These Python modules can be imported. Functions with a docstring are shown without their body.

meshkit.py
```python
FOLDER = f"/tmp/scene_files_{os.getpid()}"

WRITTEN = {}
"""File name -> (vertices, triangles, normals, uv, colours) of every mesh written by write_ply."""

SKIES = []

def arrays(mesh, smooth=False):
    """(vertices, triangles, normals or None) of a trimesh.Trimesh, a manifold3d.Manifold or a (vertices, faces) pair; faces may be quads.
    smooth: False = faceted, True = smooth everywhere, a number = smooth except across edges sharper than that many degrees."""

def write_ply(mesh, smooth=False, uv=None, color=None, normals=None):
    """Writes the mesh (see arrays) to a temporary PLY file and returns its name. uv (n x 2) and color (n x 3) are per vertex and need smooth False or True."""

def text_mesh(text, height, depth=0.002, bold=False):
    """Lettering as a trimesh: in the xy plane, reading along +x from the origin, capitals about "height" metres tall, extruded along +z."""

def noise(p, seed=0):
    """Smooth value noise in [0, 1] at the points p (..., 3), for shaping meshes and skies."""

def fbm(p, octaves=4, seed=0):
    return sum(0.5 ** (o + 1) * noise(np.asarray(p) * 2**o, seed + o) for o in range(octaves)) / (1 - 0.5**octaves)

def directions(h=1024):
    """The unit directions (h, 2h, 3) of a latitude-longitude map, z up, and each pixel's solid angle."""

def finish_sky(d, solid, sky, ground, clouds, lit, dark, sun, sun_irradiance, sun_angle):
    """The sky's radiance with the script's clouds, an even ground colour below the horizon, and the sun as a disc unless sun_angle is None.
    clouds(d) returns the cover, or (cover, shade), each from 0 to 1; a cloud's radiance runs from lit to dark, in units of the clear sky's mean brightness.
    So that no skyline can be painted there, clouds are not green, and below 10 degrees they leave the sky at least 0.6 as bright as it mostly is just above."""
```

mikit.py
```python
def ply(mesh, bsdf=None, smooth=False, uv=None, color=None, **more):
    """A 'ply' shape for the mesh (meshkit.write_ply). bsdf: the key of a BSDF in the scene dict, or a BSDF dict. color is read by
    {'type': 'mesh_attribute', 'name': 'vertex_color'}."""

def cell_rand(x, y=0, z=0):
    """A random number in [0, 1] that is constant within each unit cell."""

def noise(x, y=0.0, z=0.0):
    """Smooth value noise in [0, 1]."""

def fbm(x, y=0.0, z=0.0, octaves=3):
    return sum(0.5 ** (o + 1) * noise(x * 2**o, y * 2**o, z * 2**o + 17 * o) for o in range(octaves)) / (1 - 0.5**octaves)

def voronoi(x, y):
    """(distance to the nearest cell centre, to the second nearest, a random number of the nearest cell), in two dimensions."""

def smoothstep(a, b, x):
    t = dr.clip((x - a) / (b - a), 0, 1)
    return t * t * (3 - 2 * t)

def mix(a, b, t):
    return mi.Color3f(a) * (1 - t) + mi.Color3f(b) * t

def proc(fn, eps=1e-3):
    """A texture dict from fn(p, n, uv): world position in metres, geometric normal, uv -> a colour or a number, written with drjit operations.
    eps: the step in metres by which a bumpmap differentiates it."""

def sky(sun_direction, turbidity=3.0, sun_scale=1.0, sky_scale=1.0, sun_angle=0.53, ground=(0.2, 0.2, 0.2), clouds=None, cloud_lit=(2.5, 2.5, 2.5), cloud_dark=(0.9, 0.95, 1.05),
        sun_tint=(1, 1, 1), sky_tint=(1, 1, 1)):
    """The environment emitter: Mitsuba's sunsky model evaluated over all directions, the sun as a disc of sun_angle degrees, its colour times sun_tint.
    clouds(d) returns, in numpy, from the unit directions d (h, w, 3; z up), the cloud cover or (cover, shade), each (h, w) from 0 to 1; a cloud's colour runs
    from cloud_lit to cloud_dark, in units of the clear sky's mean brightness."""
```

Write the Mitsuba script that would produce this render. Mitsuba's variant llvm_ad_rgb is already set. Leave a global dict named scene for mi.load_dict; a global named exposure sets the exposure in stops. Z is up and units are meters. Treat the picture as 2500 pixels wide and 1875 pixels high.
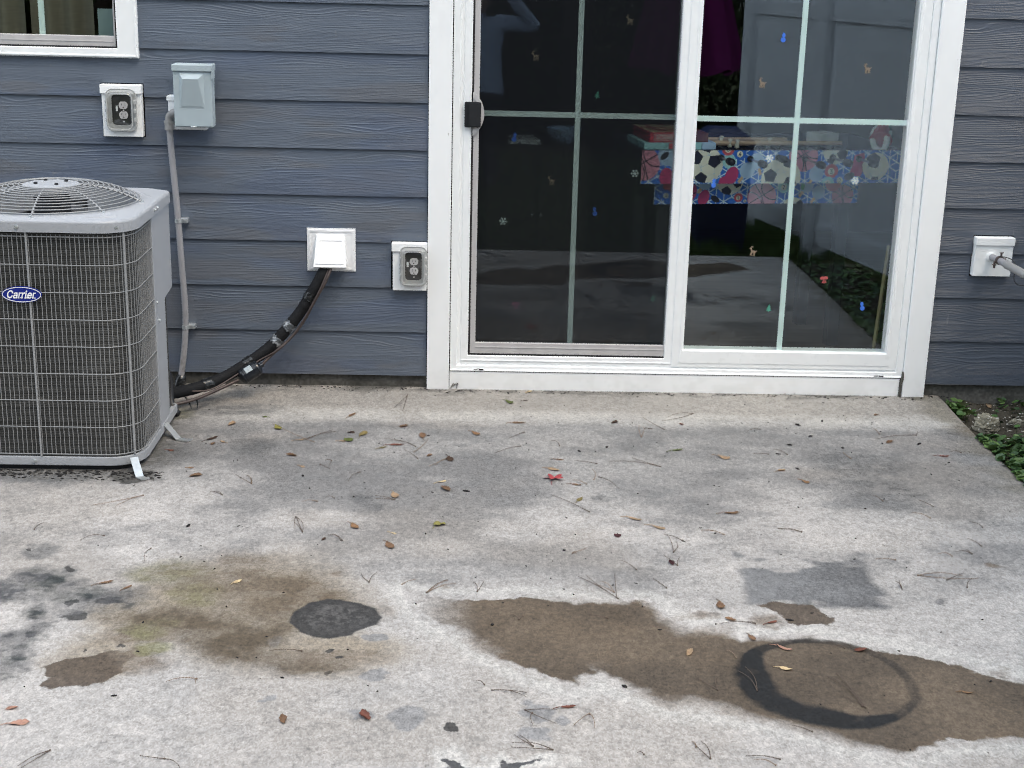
import math, random
import numpy as np, trimesh, drjit as dr, mitsuba as mi, mikit, meshkit
import manifold3d as m3
from mikit import noise, fbm, voronoi, cell_rand, smoothstep, mix
from shapely.geometry import Polygon, Point, LineString, box as sbox
from shapely import affinity
from shapely.ops import unary_union

T = mi.ScalarTransform4f
rng = np.random.default_rng(7)
random.seed(7)
scene, labels = {}, {}

# ---------------------------------------------------------------- camera, sky, exposure
EYE = np.array([0.0828, -5.5322, 1.7006])
YAW, PITCH, ROLL, FOV = 0.0298, 0.2928, 0.0251, 38.79
FWD = np.array([math.sin(YAW) * math.cos(PITCH), math.cos(YAW) * math.cos(PITCH), -math.sin(PITCH)])
R0 = np.array([math.cos(YAW), -math.sin(YAW), 0.0])
UP = -math.sin(ROLL) * R0 + math.cos(ROLL) * np.cross(R0, FWD)
scene['camera'] = {'type': 'perspective', 'fov': FOV, 'fov_axis': 'x', 'near_clip': 0.02, 'far_clip': 400.0,
                   'to_world': T().look_at(origin=EYE.tolist(), target=(EYE + FWD).tolist(), up=UP.tolist())}
exposure = 3.05
scene['sky'] = mikit.sky([0.35, -0.5, 0.95], turbidity=3, sun_scale=0.16, sun_angle=28, clouds=lambda d: 1.0,
                         cloud_lit=(2.27, 2.50, 2.80), cloud_dark=(1.5, 1.6, 1.75), ground=(0.18, 0.18, 0.16))


# ---------------------------------------------------------------- helpers
def lab(key, label=None, cat=None, group=None, kind=None):
    d = labels.setdefault(key, {})
    for k, v in (('label', label), ('category', cat), ('group', group), ('kind', kind)):
        if v: d[k] = v


COUNT = {}


def num(key):
    n = COUNT.get(key, -1) + 1
    COUNT[key] = n
    return key if n == 0 else f'{key}_{n:03d}'


def add(key, mesh, mat, smooth=False, label=None, cat=None, group=None, kind=None, **more):
    key = num(key)
    scene[key] = mikit.ply(mesh, 'mat_' + mat, smooth, **more)
    if label or cat or group or kind: lab(key, label, cat, group, kind)
    return key


def thing(key, label, cat, group=None):
    key = num(key)
    lab(key, label, cat, group)
    return key


def cat(*ms):
    ms = [m for x in ms for m in (x if isinstance(x, (list, tuple)) else [x])]
    return trimesh.util.concatenate(ms)


def bx(x0, x1, y0, y1, z0, z1, c=0.0):
    """box, edges chamfered by c"""
    if c <= 0:
        m = trimesh.creation.box((x1 - x0, y1 - y0, z1 - z0))
        m.apply_translation(((x0 + x1) / 2, (y0 + y1) / 2, (z0 + z1) / 2))
        return m
    pts = []
    for X, sx in ((x0, 1), (x1, -1)):
        for Y, sy in ((y0, 1), (y1, -1)):
            for Z, sz in ((z0, 1), (z1, -1)):
                pts += [(X + sx * c, Y + sy * c, Z), (X + sx * c, Y, Z + sz * c), (X, Y + sy * c, Z + sz * c)]
    return trimesh.convex.convex_hull(np.array(pts))


def tube(P, r, n=8, cap=True):
    P = np.asarray(P, float)
    r = np.broadcast_to(np.asarray(r, float), (len(P),))
    t = np.gradient(P, axis=0)
    t /= np.linalg.norm(t, axis=1, keepdims=True)
    a = np.cross(t[0], [0, 0, 1] if abs(t[0][2]) < 0.9 else [1, 0, 0])
    a /= np.linalg.norm(a)
    V = []
    for i in range(len(P)):
        a = a - t[i] * (a @ t[i])
        a /= np.linalg.norm(a)
        b = np.cross(t[i], a)
        w = np.arange(n) * 2 * np.pi / n
        V.append(P[i] + r[i] * (np.cos(w)[:, None] * a + np.sin(w)[:, None] * b))
    F = []
    for i in range(len(P) - 1):
        for j in range(n):
            k = (j + 1) % n
            F += [(i * n + j, i * n + k, (i + 1) * n + k), (i * n + j, (i + 1) * n + k, (i + 1) * n + j)]
    V = list(np.vstack(V))
    if cap:
        V += [P[0], P[-1]]
        for j in range(n):
            k = (j + 1) % n
            F += [(len(V) - 2, k, j), (len(V) - 1, (len(P) - 1) * n + j, (len(P) - 1) * n + k)]
    return trimesh.Trimesh(np.array(V), np.array(F), process=False)


def spline(P, n=60):
    from scipy.interpolate import CubicSpline
    P = np.asarray(P, float)
    s = np.r_[0, np.cumsum(np.linalg.norm(np.diff(P, axis=0), axis=1))]
    return CubicSpline(s, P)(np.linspace(0, s[-1], n))


def strips(loops, close_loop=True):
    """loops of equal length stitched into one surface"""
    n = len(loops[0])
    V = np.vstack(loops)
    F = []
    for i in range(len(loops) - 1):
        for j in range(n if close_loop else n - 1):
            k = (j + 1) % n
            F += [(i * n + j, i * n + k, (i + 1) * n + k), (i * n + j, (i + 1) * n + k, (i + 1) * n + j)]
    return trimesh.Trimesh(V, np.array(F), process=False)


def ext(poly, h):
    gs = getattr(poly, 'geoms', [poly])
    return cat([trimesh.creation.extrude_polygon(g, h, engine='earcut') for g in gs if g.area > 1e-9])


def upright(m, y=0.0):
    """mesh drawn in xy with depth z -> drawn in xz on the wall, depth towards the viewer (-y)"""
    v = m.vertices.copy()
    m = m.copy()
    m.vertices = np.stack([v[:, 0], y - v[:, 2], v[:, 1]], 1)
    return m


def mov(m, *v):
    m = m.copy()
    m.apply_translation(v)
    return m


def rot(m, deg, axis, at=(0, 0, 0)):
    m = m.copy()
    m.apply_transform(trimesh.transformations.rotation_matrix(math.radians(deg), axis, at))
    return m


def cyl(p0, p1, r, n=16):
    return tube([p0, np.asarray(p0) * .5 + np.asarray(p1) * .5, p1], r, n)


def ball(c, r, s=2, scale=(1, 1, 1)):
    m = trimesh.creation.icosphere(s, r)
    m.vertices = m.vertices * scale + np.asarray(c)
    return m


def rrect(w, h, r, cx=0, cy=0):
    return sbox(cx - w / 2 + r, cy - h / 2 + r, cx + w / 2 - r, cy + h / 2 - r).buffer(r, quad_segs=6)


# ---------------------------------------------------------------- materials
def mat(key, d): scene['mat_' + key] = d
def rgb(*c): return {'type': 'rgb', 'value': list(map(float, c))}


def pbr(key, color, rough=0.5, metallic=0.0, spec=0.5, **more):
    b = {'type': 'principled', 'base_color': color if isinstance(color, dict) else rgb(*color), 'roughness': rough, 'metallic': metallic, 'specular': spec, **more}
    scene['mat_' + key] = {'type': 'twosided', 'b': b}


LAP, Z0 = 0.1778, 0.06


def grain(p):
    k = dr.floor((p.z - Z0) / LAP)
    v = p.z - Z0 - k * LAP
    side = dr.select(p.x > 1.0, 40.0, 0.0)
    o = cell_rand(k, side, 3) * 60.0 + side
    w = (fbm(p.x * 1.7 + o, v * 10 + o, k) - .5) * (0.03 + 0.38 * v) + (noise(p.x * 11 + o, v * 45 + o, k) - .5) * .006
    vv = v + w
    ph = vv * 215.0 - 350.0 * vv * vv
    f = ph - dr.floor(ph)
    g = dr.abs(f - .5) * 2
    fade = .35 + .65 * smoothstep(.3, .62, fbm(p.x * 2.6 + o * 2, vv * 80 + o, k + 9))
    ridge = smoothstep(.48, .96, g) * fade
    fine = noise(p.x * 8 + o, vv * 520 + o, k + 4)
    return ridge * .75 + fine * .38


def siding_col(p, n, uv):
    k = dr.floor((p.z - Z0) / LAP)
    b = fbm(p.x * 3.0 + k * 7.3, p.z * 13 + 4, 2.0)
    c = fbm(p.x * 2.2 + k * 3.1 + 50, p.z * 10, 5.0)
    col = mix((.104, .127, .165), (.114, .138, .178), fbm(p.x * 1.1, p.z * 2.5, 1.0))
    col = mix(col, (.118, .116, .120), .38 * smoothstep(.54, .70, b))
    col = mix(col, (.084, .112, .180), .42 * smoothstep(.55, .70, c))
    col = mix(col, (.076, .089, .115), .85 * smoothstep(1.0, 1.9, p.x))  # boards right of the door painted darker for their different gloss angle
    g = grain(p)
    col = col * (0.885 + .27 * g)
    speck = smoothstep(.965, .985, noise(p.x * 55, p.z * 55, 3.0))
    return mix(col, (.2, .2, .2), speck * .35)


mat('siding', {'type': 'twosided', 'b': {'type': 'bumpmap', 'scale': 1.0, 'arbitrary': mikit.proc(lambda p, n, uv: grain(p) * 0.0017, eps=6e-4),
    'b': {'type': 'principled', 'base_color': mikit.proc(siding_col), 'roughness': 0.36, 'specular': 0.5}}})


def trim_col(p, n, uv):
    d = fbm(p.x * 22 + 3, p.z * 9, p.y * 20)
    s = smoothstep(.955, .985, noise(p.x * 60 + 9, p.z * 60, p.y * 60))
    c = mix((.80, .815, .82), (.84, .855, .86), d)
    low = smoothstep(.16, .0, p.z) * smoothstep(.35, .7, fbm(p.x * 30, p.z * 30, 7.0))
    c = mix(c, (.50, .50, .46), .18 * low)
    return mix(c, (.32, .31, .29), s * .8)


pbr('trim', mikit.proc(trim_col), .55)
pbr('vinyl', mikit.proc(lambda p, n, uv: mix((.78, .80, .81), (.84, .86, .86), fbm(p.x * 9, p.z * 5, p.y * 9)) * (1 - .12 * smoothstep(.66, .8, fbm(p.x * 60, p.z * 60, 3.0)) * smoothstep(.3, .0, p.z))), .33)
pbr('screen_frame', mikit.proc(lambda p, n, uv: mix((.40, .39, .39), (.47, .46, .46), fbm(p.x * 40, p.z * 6, 2.0))), .5)
pbr('black_gap', (.012, .012, .013), .8)
pbr('black_plastic', (.016, .017, .02), .42)
pbr('black_rubber', mikit.proc(lambda p, n, uv: mix((.004, .0045, .006), (.009, .010, .012), fbm(p.x * 60, p.y * 60, p.z * 60))), .75, spec=.3)
pbr('black_tape', mikit.proc(lambda p, n, uv: mix((.008, .009, .010), (.05, .054, .058), smoothstep(.45, .75, fbm(p.x * 90, p.y * 90, p.z * 160)))), .22)
pbr('silver_tape', mikit.proc(lambda p, n, uv: mix((.09, .1, .11), (.38, .40, .42), smoothstep(.4, .7, fbm(p.x * 70, p.y * 70, p.z * 110)))), .25, metallic=.4)
pbr('copper', mikit.proc(lambda p, n, uv: mix((.055, .045, .045), (.12, .092, .085), fbm(p.x * 50, p.y * 50, p.z * 50))), .45, metallic=.5)
pbr('drier_black', (.012, .015, .02), .2)
pbr('muntin', (.80, .90, .87), .45)
pbr('white_plastic', (.78, .79, .80), .38)
pbr('grey_white', mikit.proc(lambda p, n, uv: mix((.72, .74, .75), (.80, .82, .82), fbm(p.x * 30, p.y * 20, p.z * 20))), .5)
pbr('box_grey', mikit.proc(lambda p, n, uv: mix((.335, .40, .43), (.37, .435, .465), fbm(p.x * 14, p.y * 9, p.z * 9))), .38)
pbr('pvc_grey', mikit.proc(lambda p, n, uv: mix((.29, .29, .31), (.20, .20, .20), .9 * smoothstep(.42, .7, fbm(p.x * 90, p.y * 90, p.z * 45)) * smoothstep(.45, .05, p.z) + .25 * fbm(p.x * 30, p.y * 30, p.z * 14))), .5)
pbr('fitting_grey', (.26, .26, .26), .5)
pbr('galv', mikit.proc(lambda p, n, uv: mix((.52, .56, .58), (.70, .73, .74), fbm(p.x * 80, p.y * 80, p.z * 80))), .32, metallic=.75)
pbr('ac_paint', mikit.proc(lambda p, n, uv: mix((.315, .332, .358), (.335, .352, .378), fbm(p.x * 12, p.y * 12, p.z * 8)) ), .36)
pbr('ac_wire', (.33, .34, .35), .4, metallic=.2)
pbr('ac_dark', (.018, .019, .022), .6)
pbr('fan_blade', (.10, .105, .115), .45, metallic=.3)


def coil_col(p, n, uv):
    s = .5 + .5 * dr.sin(p.z * (2 * math.pi / .0058))
    d = fbm(p.x * 14, p.y * 14, p.z * 9)
    d2 = fbm(p.x * 60 + 4, p.y * 60, p.z * 110)
    tubes = smoothstep(.75, 1.0, .5 + .5 * dr.sin(p.z * (2 * math.pi / .0254)))
    fin_light = .58 + .42 * smoothstep(-1.22, -1.12, p.x + (d - .5) * .06)  # fins facing right painted lighter, see-through shade of the front in the colour
    c = mix((.020, .021, .021), (.185, .187, .180), s * (.35 + .65 * d) * fin_light)
    c = mix(c, (.15, .15, .145), .55 * smoothstep(.58, .75, d2) * smoothstep(.52, .72, fbm(p.x * 9 + 7, p.y * 9, p.z * 4)))
    return c * (1 - .45 * tubes)


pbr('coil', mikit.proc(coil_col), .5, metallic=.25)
pbr('badge_blue', (.008, .018, .20), .25)
pbr('badge_white', (.82, .83, .84), .4)
pbr('outlet_dark', (.03, .031, .032), .5)
pbr('outlet_face', (.62, .61, .62), .4)
mat('clear_cover', {'type': 'thindielectric', 'int_ior': 1.5, 'specular_transmittance': rgb(.86, .86, .85)})
pbr('cover_rim', (.40, .41, .405), .22, spec_trans=.0)
mat('glass', {'type': 'thindielectric', 'int_ior': 1.85, 'specular_transmittance': rgb(.87, .93, .91), 'specular_reflectance': rgb(.82, .93, 1.0)})
mat('window_glass', {'type': 'thindielectric', 'int_ior': 1.5, 'specular_transmittance': rgb(.74, .80, .78)})
mat('screen_mesh', {'type': 'mask', 'opacity': 0.46, 'b': {'type': 'twosided', 'b': {'type': 'diffuse', 'reflectance': rgb(.017, .019, .023)}}})
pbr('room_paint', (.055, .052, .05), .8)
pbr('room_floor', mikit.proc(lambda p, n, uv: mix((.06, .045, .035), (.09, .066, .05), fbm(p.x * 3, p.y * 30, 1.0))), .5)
pbr('foundation', mikit.proc(lambda p, n, uv: mix((.05, .048, .042), (.17, .165, .15), fbm(p.x * 16, p.z * 30, 2.0)) * (.6 + .5 * noise(p.x * 130, p.z * 130, 1.0))), .9)
pbr('dark_wood', (.03, .022, .016), .5)
LEAVES=[('oval','green',-0.6788,-0.3715,0.028,154),('curl','tan',-0.7856,-0.4674,0.051,69),('oval','yellow',-0.614,-0.5015,0.071,-68),('lance','darkbrown',-0.8321,-0.6326,0.073,46),('curl','brown',-0.8166,-0.6861,0.031,55),('oval','tan',-0.7854,-0.6624,0.028,138),('oval','redbrown',-0.9501,-0.7593,0.029,-24),('lance','tan',-0.5187,-0.6291,0.04,18),('round','green',-0.3488,-0.6211,0.047,-44),('oval','tan',-0.3687,-0.6333,0.031,3),('curl','darkbrown',-0.3465,-0.5405,0.032,3),('oval','olive',-0.3012,-0.5533,0.064,69),('lance','brown',-0.3601,-0.3374,0.067,61),('curl','brown',-0.1601,-0.4622,0.043,32),('oval','brown',-0.0863,-0.5645,0.075,92),('oval','orange',0.1063,-0.5304,0.055,-54),('lance','redbrown',-0.1752,-0.6659,0.063,3),('lance','olive',-0.2229,-0.6981,0.038,31),('curl','brown',-0.529,-0.7938,0.046,-35),('curl','brown',-0.0566,-0.7757,0.031,50),('oval','darkbrown',0.0157,-0.8058,0.074,-78),('oval','orange',-0.8485,-0.929,0.024,3),('curl','brown',-0.8193,-1.0071,0.05,31),('oval','tan',-0.4803,-0.903,0.028,-42),('lance','pale',-0.007,-1.029,0.04,29),('curl','brown',0.0066,-1.0966,0.071,-57),('oval','tan',-0.1537,-1.1587,0.067,-79),('oval','orange',-0.2627,-1.4232,0.054,-65),('lance','pale',-0.1411,-1.4712,0.026,-32),('lobed','yellow',-0.0074,-1.3964,0.051,58),('curl','darkbrown',-0.3442,-1.5259,0.025,61),('oval','brown',-0.1476,-1.567,0.063,-69),('oval','pale',-0.5512,-1.8306,0.033,46),('oval','pale',0.3147,-0.0321,0.036,51),('oval','green',0.2357,-0.1587,0.056,-57),('lance','darkbrown',0.2956,-0.1364,0.026,19),('lance','brown',0.2627,-0.398,0.066,3),('curl','darkbrown',0.6237,-0.3765,0.043,48),('curl','redbrown',0.8729,-0.3852,0.026,-52),('lance','darkbrown',0.7488,-0.4399,0.025,-13),('lance','green',0.8176,-0.6788,0.052,17),('oval','tan',0.9723,-0.7497,0.068,-47),('lance','brown',0.3932,-0.7951,0.037,-12),('oval','tan',0.3676,-0.8956,0.053,-35),('star','red',0.3649,-0.9815,0.075,76),('lance','brown',0.4374,-1.0383,0.044,-20),('oval','olive',0.4383,-1.1721,0.042,60),('lance','tan',0.5998,-1.3323,0.059,-34),('lance','tan',0.6658,-1.3996,0.059,-38),('heart','maroon',0.5345,-1.4649,0.06,-95),('curl','maroon',0.673,-1.664,0.043,-78),('lance','brown',0.9111,-1.2715,0.069,2),('curl','tan',1.1512,-0.8724,0.03,-13),('oval','orange',1.2113,-0.9789,0.041,-56),('oval','brown',0.7698,-1.9469,0.054,-90),('curl','orange',0.7818,-2.0324,0.037,-39),('lance','redbrown',0.89,-2.0454,0.04,25),('curl','black',1.3133,-0.3721,0.03,-55),('curl','black',1.2347,-0.6037,0.027,-29),('curl','black',1.332,-0.5035,0.022,28),('lance','redbrown',1.3763,-0.0038,0.054,3),('curl','tan',0.6471,-2.2233,0.046,62),('oval','brown',0.8217,-2.1359,0.039,-74),('lance','pink',0.8922,-2.1946,0.05,-42),('curl','redbrown',1.0873,-2.2018,0.042,11),('oval','pale',0.8743,-2.3037,0.038,-25),('lance','orange',1.2926,-2.4147,0.034,-16),('curl','brown',1.6134,-0.5538,0.048,35),('lance','tan',1.1511,-0.8728,0.038,26),('lance','redbrown',1.7643,-0.6999,0.049,-13),('curl','brown',1.6466,-0.2365,0.031,28),('lance','brown',-0.9097,-1.8491,0.049,27),('lance','brown',-0.842,-1.8773,0.038,52),('oval','pink',-0.9203,-2.5998,0.053,11),('curl','pink',-0.9546,-2.5357,0.032,23),('curl','brown',-0.3306,-2.5723,0.048,-73),('curl','redbrown',-0.1483,-2.5537,0.058,-75),('lance','redbrown',0.3202,-2.5032,0.046,11)]
NEEDLES=[((-0.4664,-0.6514),(-0.6005,-0.5013)),((-0.4986,-0.6207),(-0.4143,-0.5125),(-0.3992,-0.5302)),((-0.6246,-1.0732),(-0.6887,-0.9901),(-0.6539,-0.9942)),((-0.1066,-0.6824),(-0.2209,-0.6026),(-0.1828,-0.6219)),((-0.1094,-0.7404),(-0.0652,-0.592)),((-0.0939,-0.8069),(-0.1477,-0.7157)),((-0.3871,-0.8409),(-0.3898,-0.8854),(-0.4085,-0.8389)),((-0.4219,-0.8794),(-0.3853,-0.9216)),((-0.6256,-1.0733),(-0.6515,-0.997)),((-0.7017,-1.1776),(-0.7459,-1.1478),(-0.737,-1.1501)),((-0.1515,-1.1988),(-0.2172,-1.1663),(-0.2131,-1.1922)),((-0.4478,-1.3539),(-0.4438,-1.4253),(-0.4133,-1.4764)),((-0.3959,-1.2212),(-0.4436,-1.2256)),((-0.345,-1.1909),(-0.3738,-1.1855)),((-0.2889,-1.5311),(-0.3369,-1.4886)),((-0.1892,-1.8243),(-0.2142,-1.7655),(-0.171,-1.7591)),((-0.0972,-1.8362),(-0.0609,-1.8037)),((-0.0284,-1.8871),(0.0278,-1.8)),((0.1105,-1.8783),(0.0994,-1.8156),(0.1291,-1.8098)),((-0.1622,-0.0973),(-0.2063,-0.2421),(-0.172,-0.2863)),((0.0029,-0.8057),(-0.0532,-0.8825),(-0.0335,-0.8699)),((-0.2812,-0.9502),(-0.3133,-1.0385)),((0.9355,-0.2565),(0.8019,-0.3501),(0.8291,-0.3111)),((0.8008,-0.4497),(0.7349,-0.2978)),((0.7061,-0.5388),(0.7153,-0.402),(0.7245,-0.4189)),((0.7387,-0.8511),(0.5642,-0.8065),(0.6503,-0.7678)),((0.5213,-0.8309),(0.4464,-0.8041)),((0.5184,-0.962),(0.5758,-1.068)),((0.4988,-0.991),(0.5024,-0.8907)),((0.4629,-1.277),(0.3532,-1.1359)),((0.7274,-1.4997),(0.6755,-1.4498)),((0.6883,-1.5878),(0.7079,-1.5117),(0.6861,-1.4553)),((0.3888,-1.6053),(0.4329,-1.5656),(0.4013,-1.6124)),((0.5655,-1.7158),(0.5257,-1.6523)),((0.4952,-1.9117),(0.3953,-1.7689),(0.4189,-1.7611)),((0.4917,-1.9052),(0.5008,-1.7465)),((0.488,-1.8702),(0.4564,-1.8),(0.4364,-1.8173)),((0.6363,-1.8368),(0.607,-1.7755)),((0.6874,-1.684),(0.6574,-1.6149),(0.7046,-1.6198)),((1.105,-1.4196),(1.0348,-1.3938)),((0.8608,-1.4492),(0.7955,-1.4164),(0.8061,-1.4219)),((0.2635,-0.6605),(0.1706,-0.7401)),((0.2813,-0.5056),(0.2248,-0.5749)),((0.4034,-0.6508),(0.3744,-0.5957)),((0.4712,-1.0311),(0.4267,-0.9968)),((0.2206,-2.0465),(0.1997,-2.0187),(0.2332,-2.016)),((0.4565,-2.0313),(0.4068,-2.0131)),((1.7348,-0.4698),(1.5669,-0.5246),(1.7557,-0.4212)),((1.599,-0.4661),(1.5947,-0.3934)),((1.163,-0.4292),(1.1031,-0.4653)),((1.1395,-0.7081),(1.0857,-0.7067)),((1.2057,-0.7107),(1.1656,-0.6555)),((1.4249,-0.7384),(1.4144,-0.6691)),((1.8412,-0.6593),(1.8004,-0.6554)),((-1.2086,-1.4808),(-1.194,-1.4281)),((-0.992,-1.5205),(-1.0532,-1.5578)),((-0.9493,-1.1896),(-1.089,-1.2811),(-1.0149,-1.2895)),((-0.8354,-1.612),(-0.8337,-1.7013)),((-0.4134,-1.4721),(-0.4449,-1.3538),(-0.4454,-1.401)),((-0.2934,-1.5318),(-0.337,-1.4888)),((-0.5609,-2.3864),(-0.6317,-2.4028),(-0.5583,-2.411)),((-0.8175,-2.7147),(-0.8681,-2.7792),(-0.8591,-2.7856)),((-0.5648,-2.7442),(-0.6191,-2.733),(-0.5239,-2.7801)),((-0.3276,-2.2373),(-0.4056,-2.2365)),((-0.0248,-1.8834),(0.0292,-1.8032),(0.0509,-1.8247)),((0.1457,-2.4267),(0.2288,-2.437),(0.2262,-2.4571)),((0.2222,-2.5198),(0.2909,-2.5789),(0.2972,-2.5159)),((0.2384,-2.5325),(0.2372,-2.5888)),((0.3705,-2.5337),(0.3304,-2.587),(0.378,-2.5972)),((0.2776,-2.6927),(0.1857,-2.6832),(0.188,-2.6656)),((0.2346,-2.6788),(0.1944,-2.6298),(0.2056,-2.6317)),((0.1279,-2.4001),(0.1079,-2.3841)),((0.598,-2.6759),(0.5917,-2.6548)),((0.4782,-2.7093),(0.4642,-2.7026)),((0.6228,-2.724),(0.5931,-2.6533),(0.6134,-2.6508)),((0.7767,-2.7234),(0.7021,-2.7123)),((0.7622,-2.7488),(0.7177,-2.7278)),((0.874,-2.604),(0.8337,-2.5774)),((0.6885,-2.4143),(0.6503,-2.3596),(0.6966,-2.3501)),((0.7826,-2.4163),(0.7552,-2.319),(0.7756,-2.2969)),((0.761,-2.2488),(0.7424,-2.2086)),((1.0263,-2.4912),(0.9964,-2.3221),(0.9898,-2.4427)),((1.0189,-2.4858),(0.9696,-2.3398)),((0.8451,-2.0545),(0.7496,-2.057),(0.8197,-2.0482)),((1.3725,-1.7306),(1.502,-1.7324),(1.5436,-1.7449)),((1.4475,-1.7603),(1.5112,-1.7113)),((1.4893,-1.8085),(1.5221,-1.749)),((1.3001,-1.8251),(1.2958,-1.7728),(1.3094,-1.7668)),((1.3372,-1.6232),(1.2792,-1.6191)),((1.5814,-1.5713),(1.5356,-1.5579),(1.5756,-1.5354)),((1.6291,-1.5108),(1.6046,-1.4538)),((1.6841,-1.3621),(1.6576,-1.3153)),((1.5404,-1.2918),(1.4961,-1.247)),((1.5806,-1.1906),(1.5498,-1.133)),((1.428,-1.1481),(1.4115,-1.0964)),((1.1046,-1.4188),(1.0354,-1.3973)),((1.5157,-1.5895),(1.4804,-1.5746)),((1.0499,-2.1874),(1.0182,-2.1854))]
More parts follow.
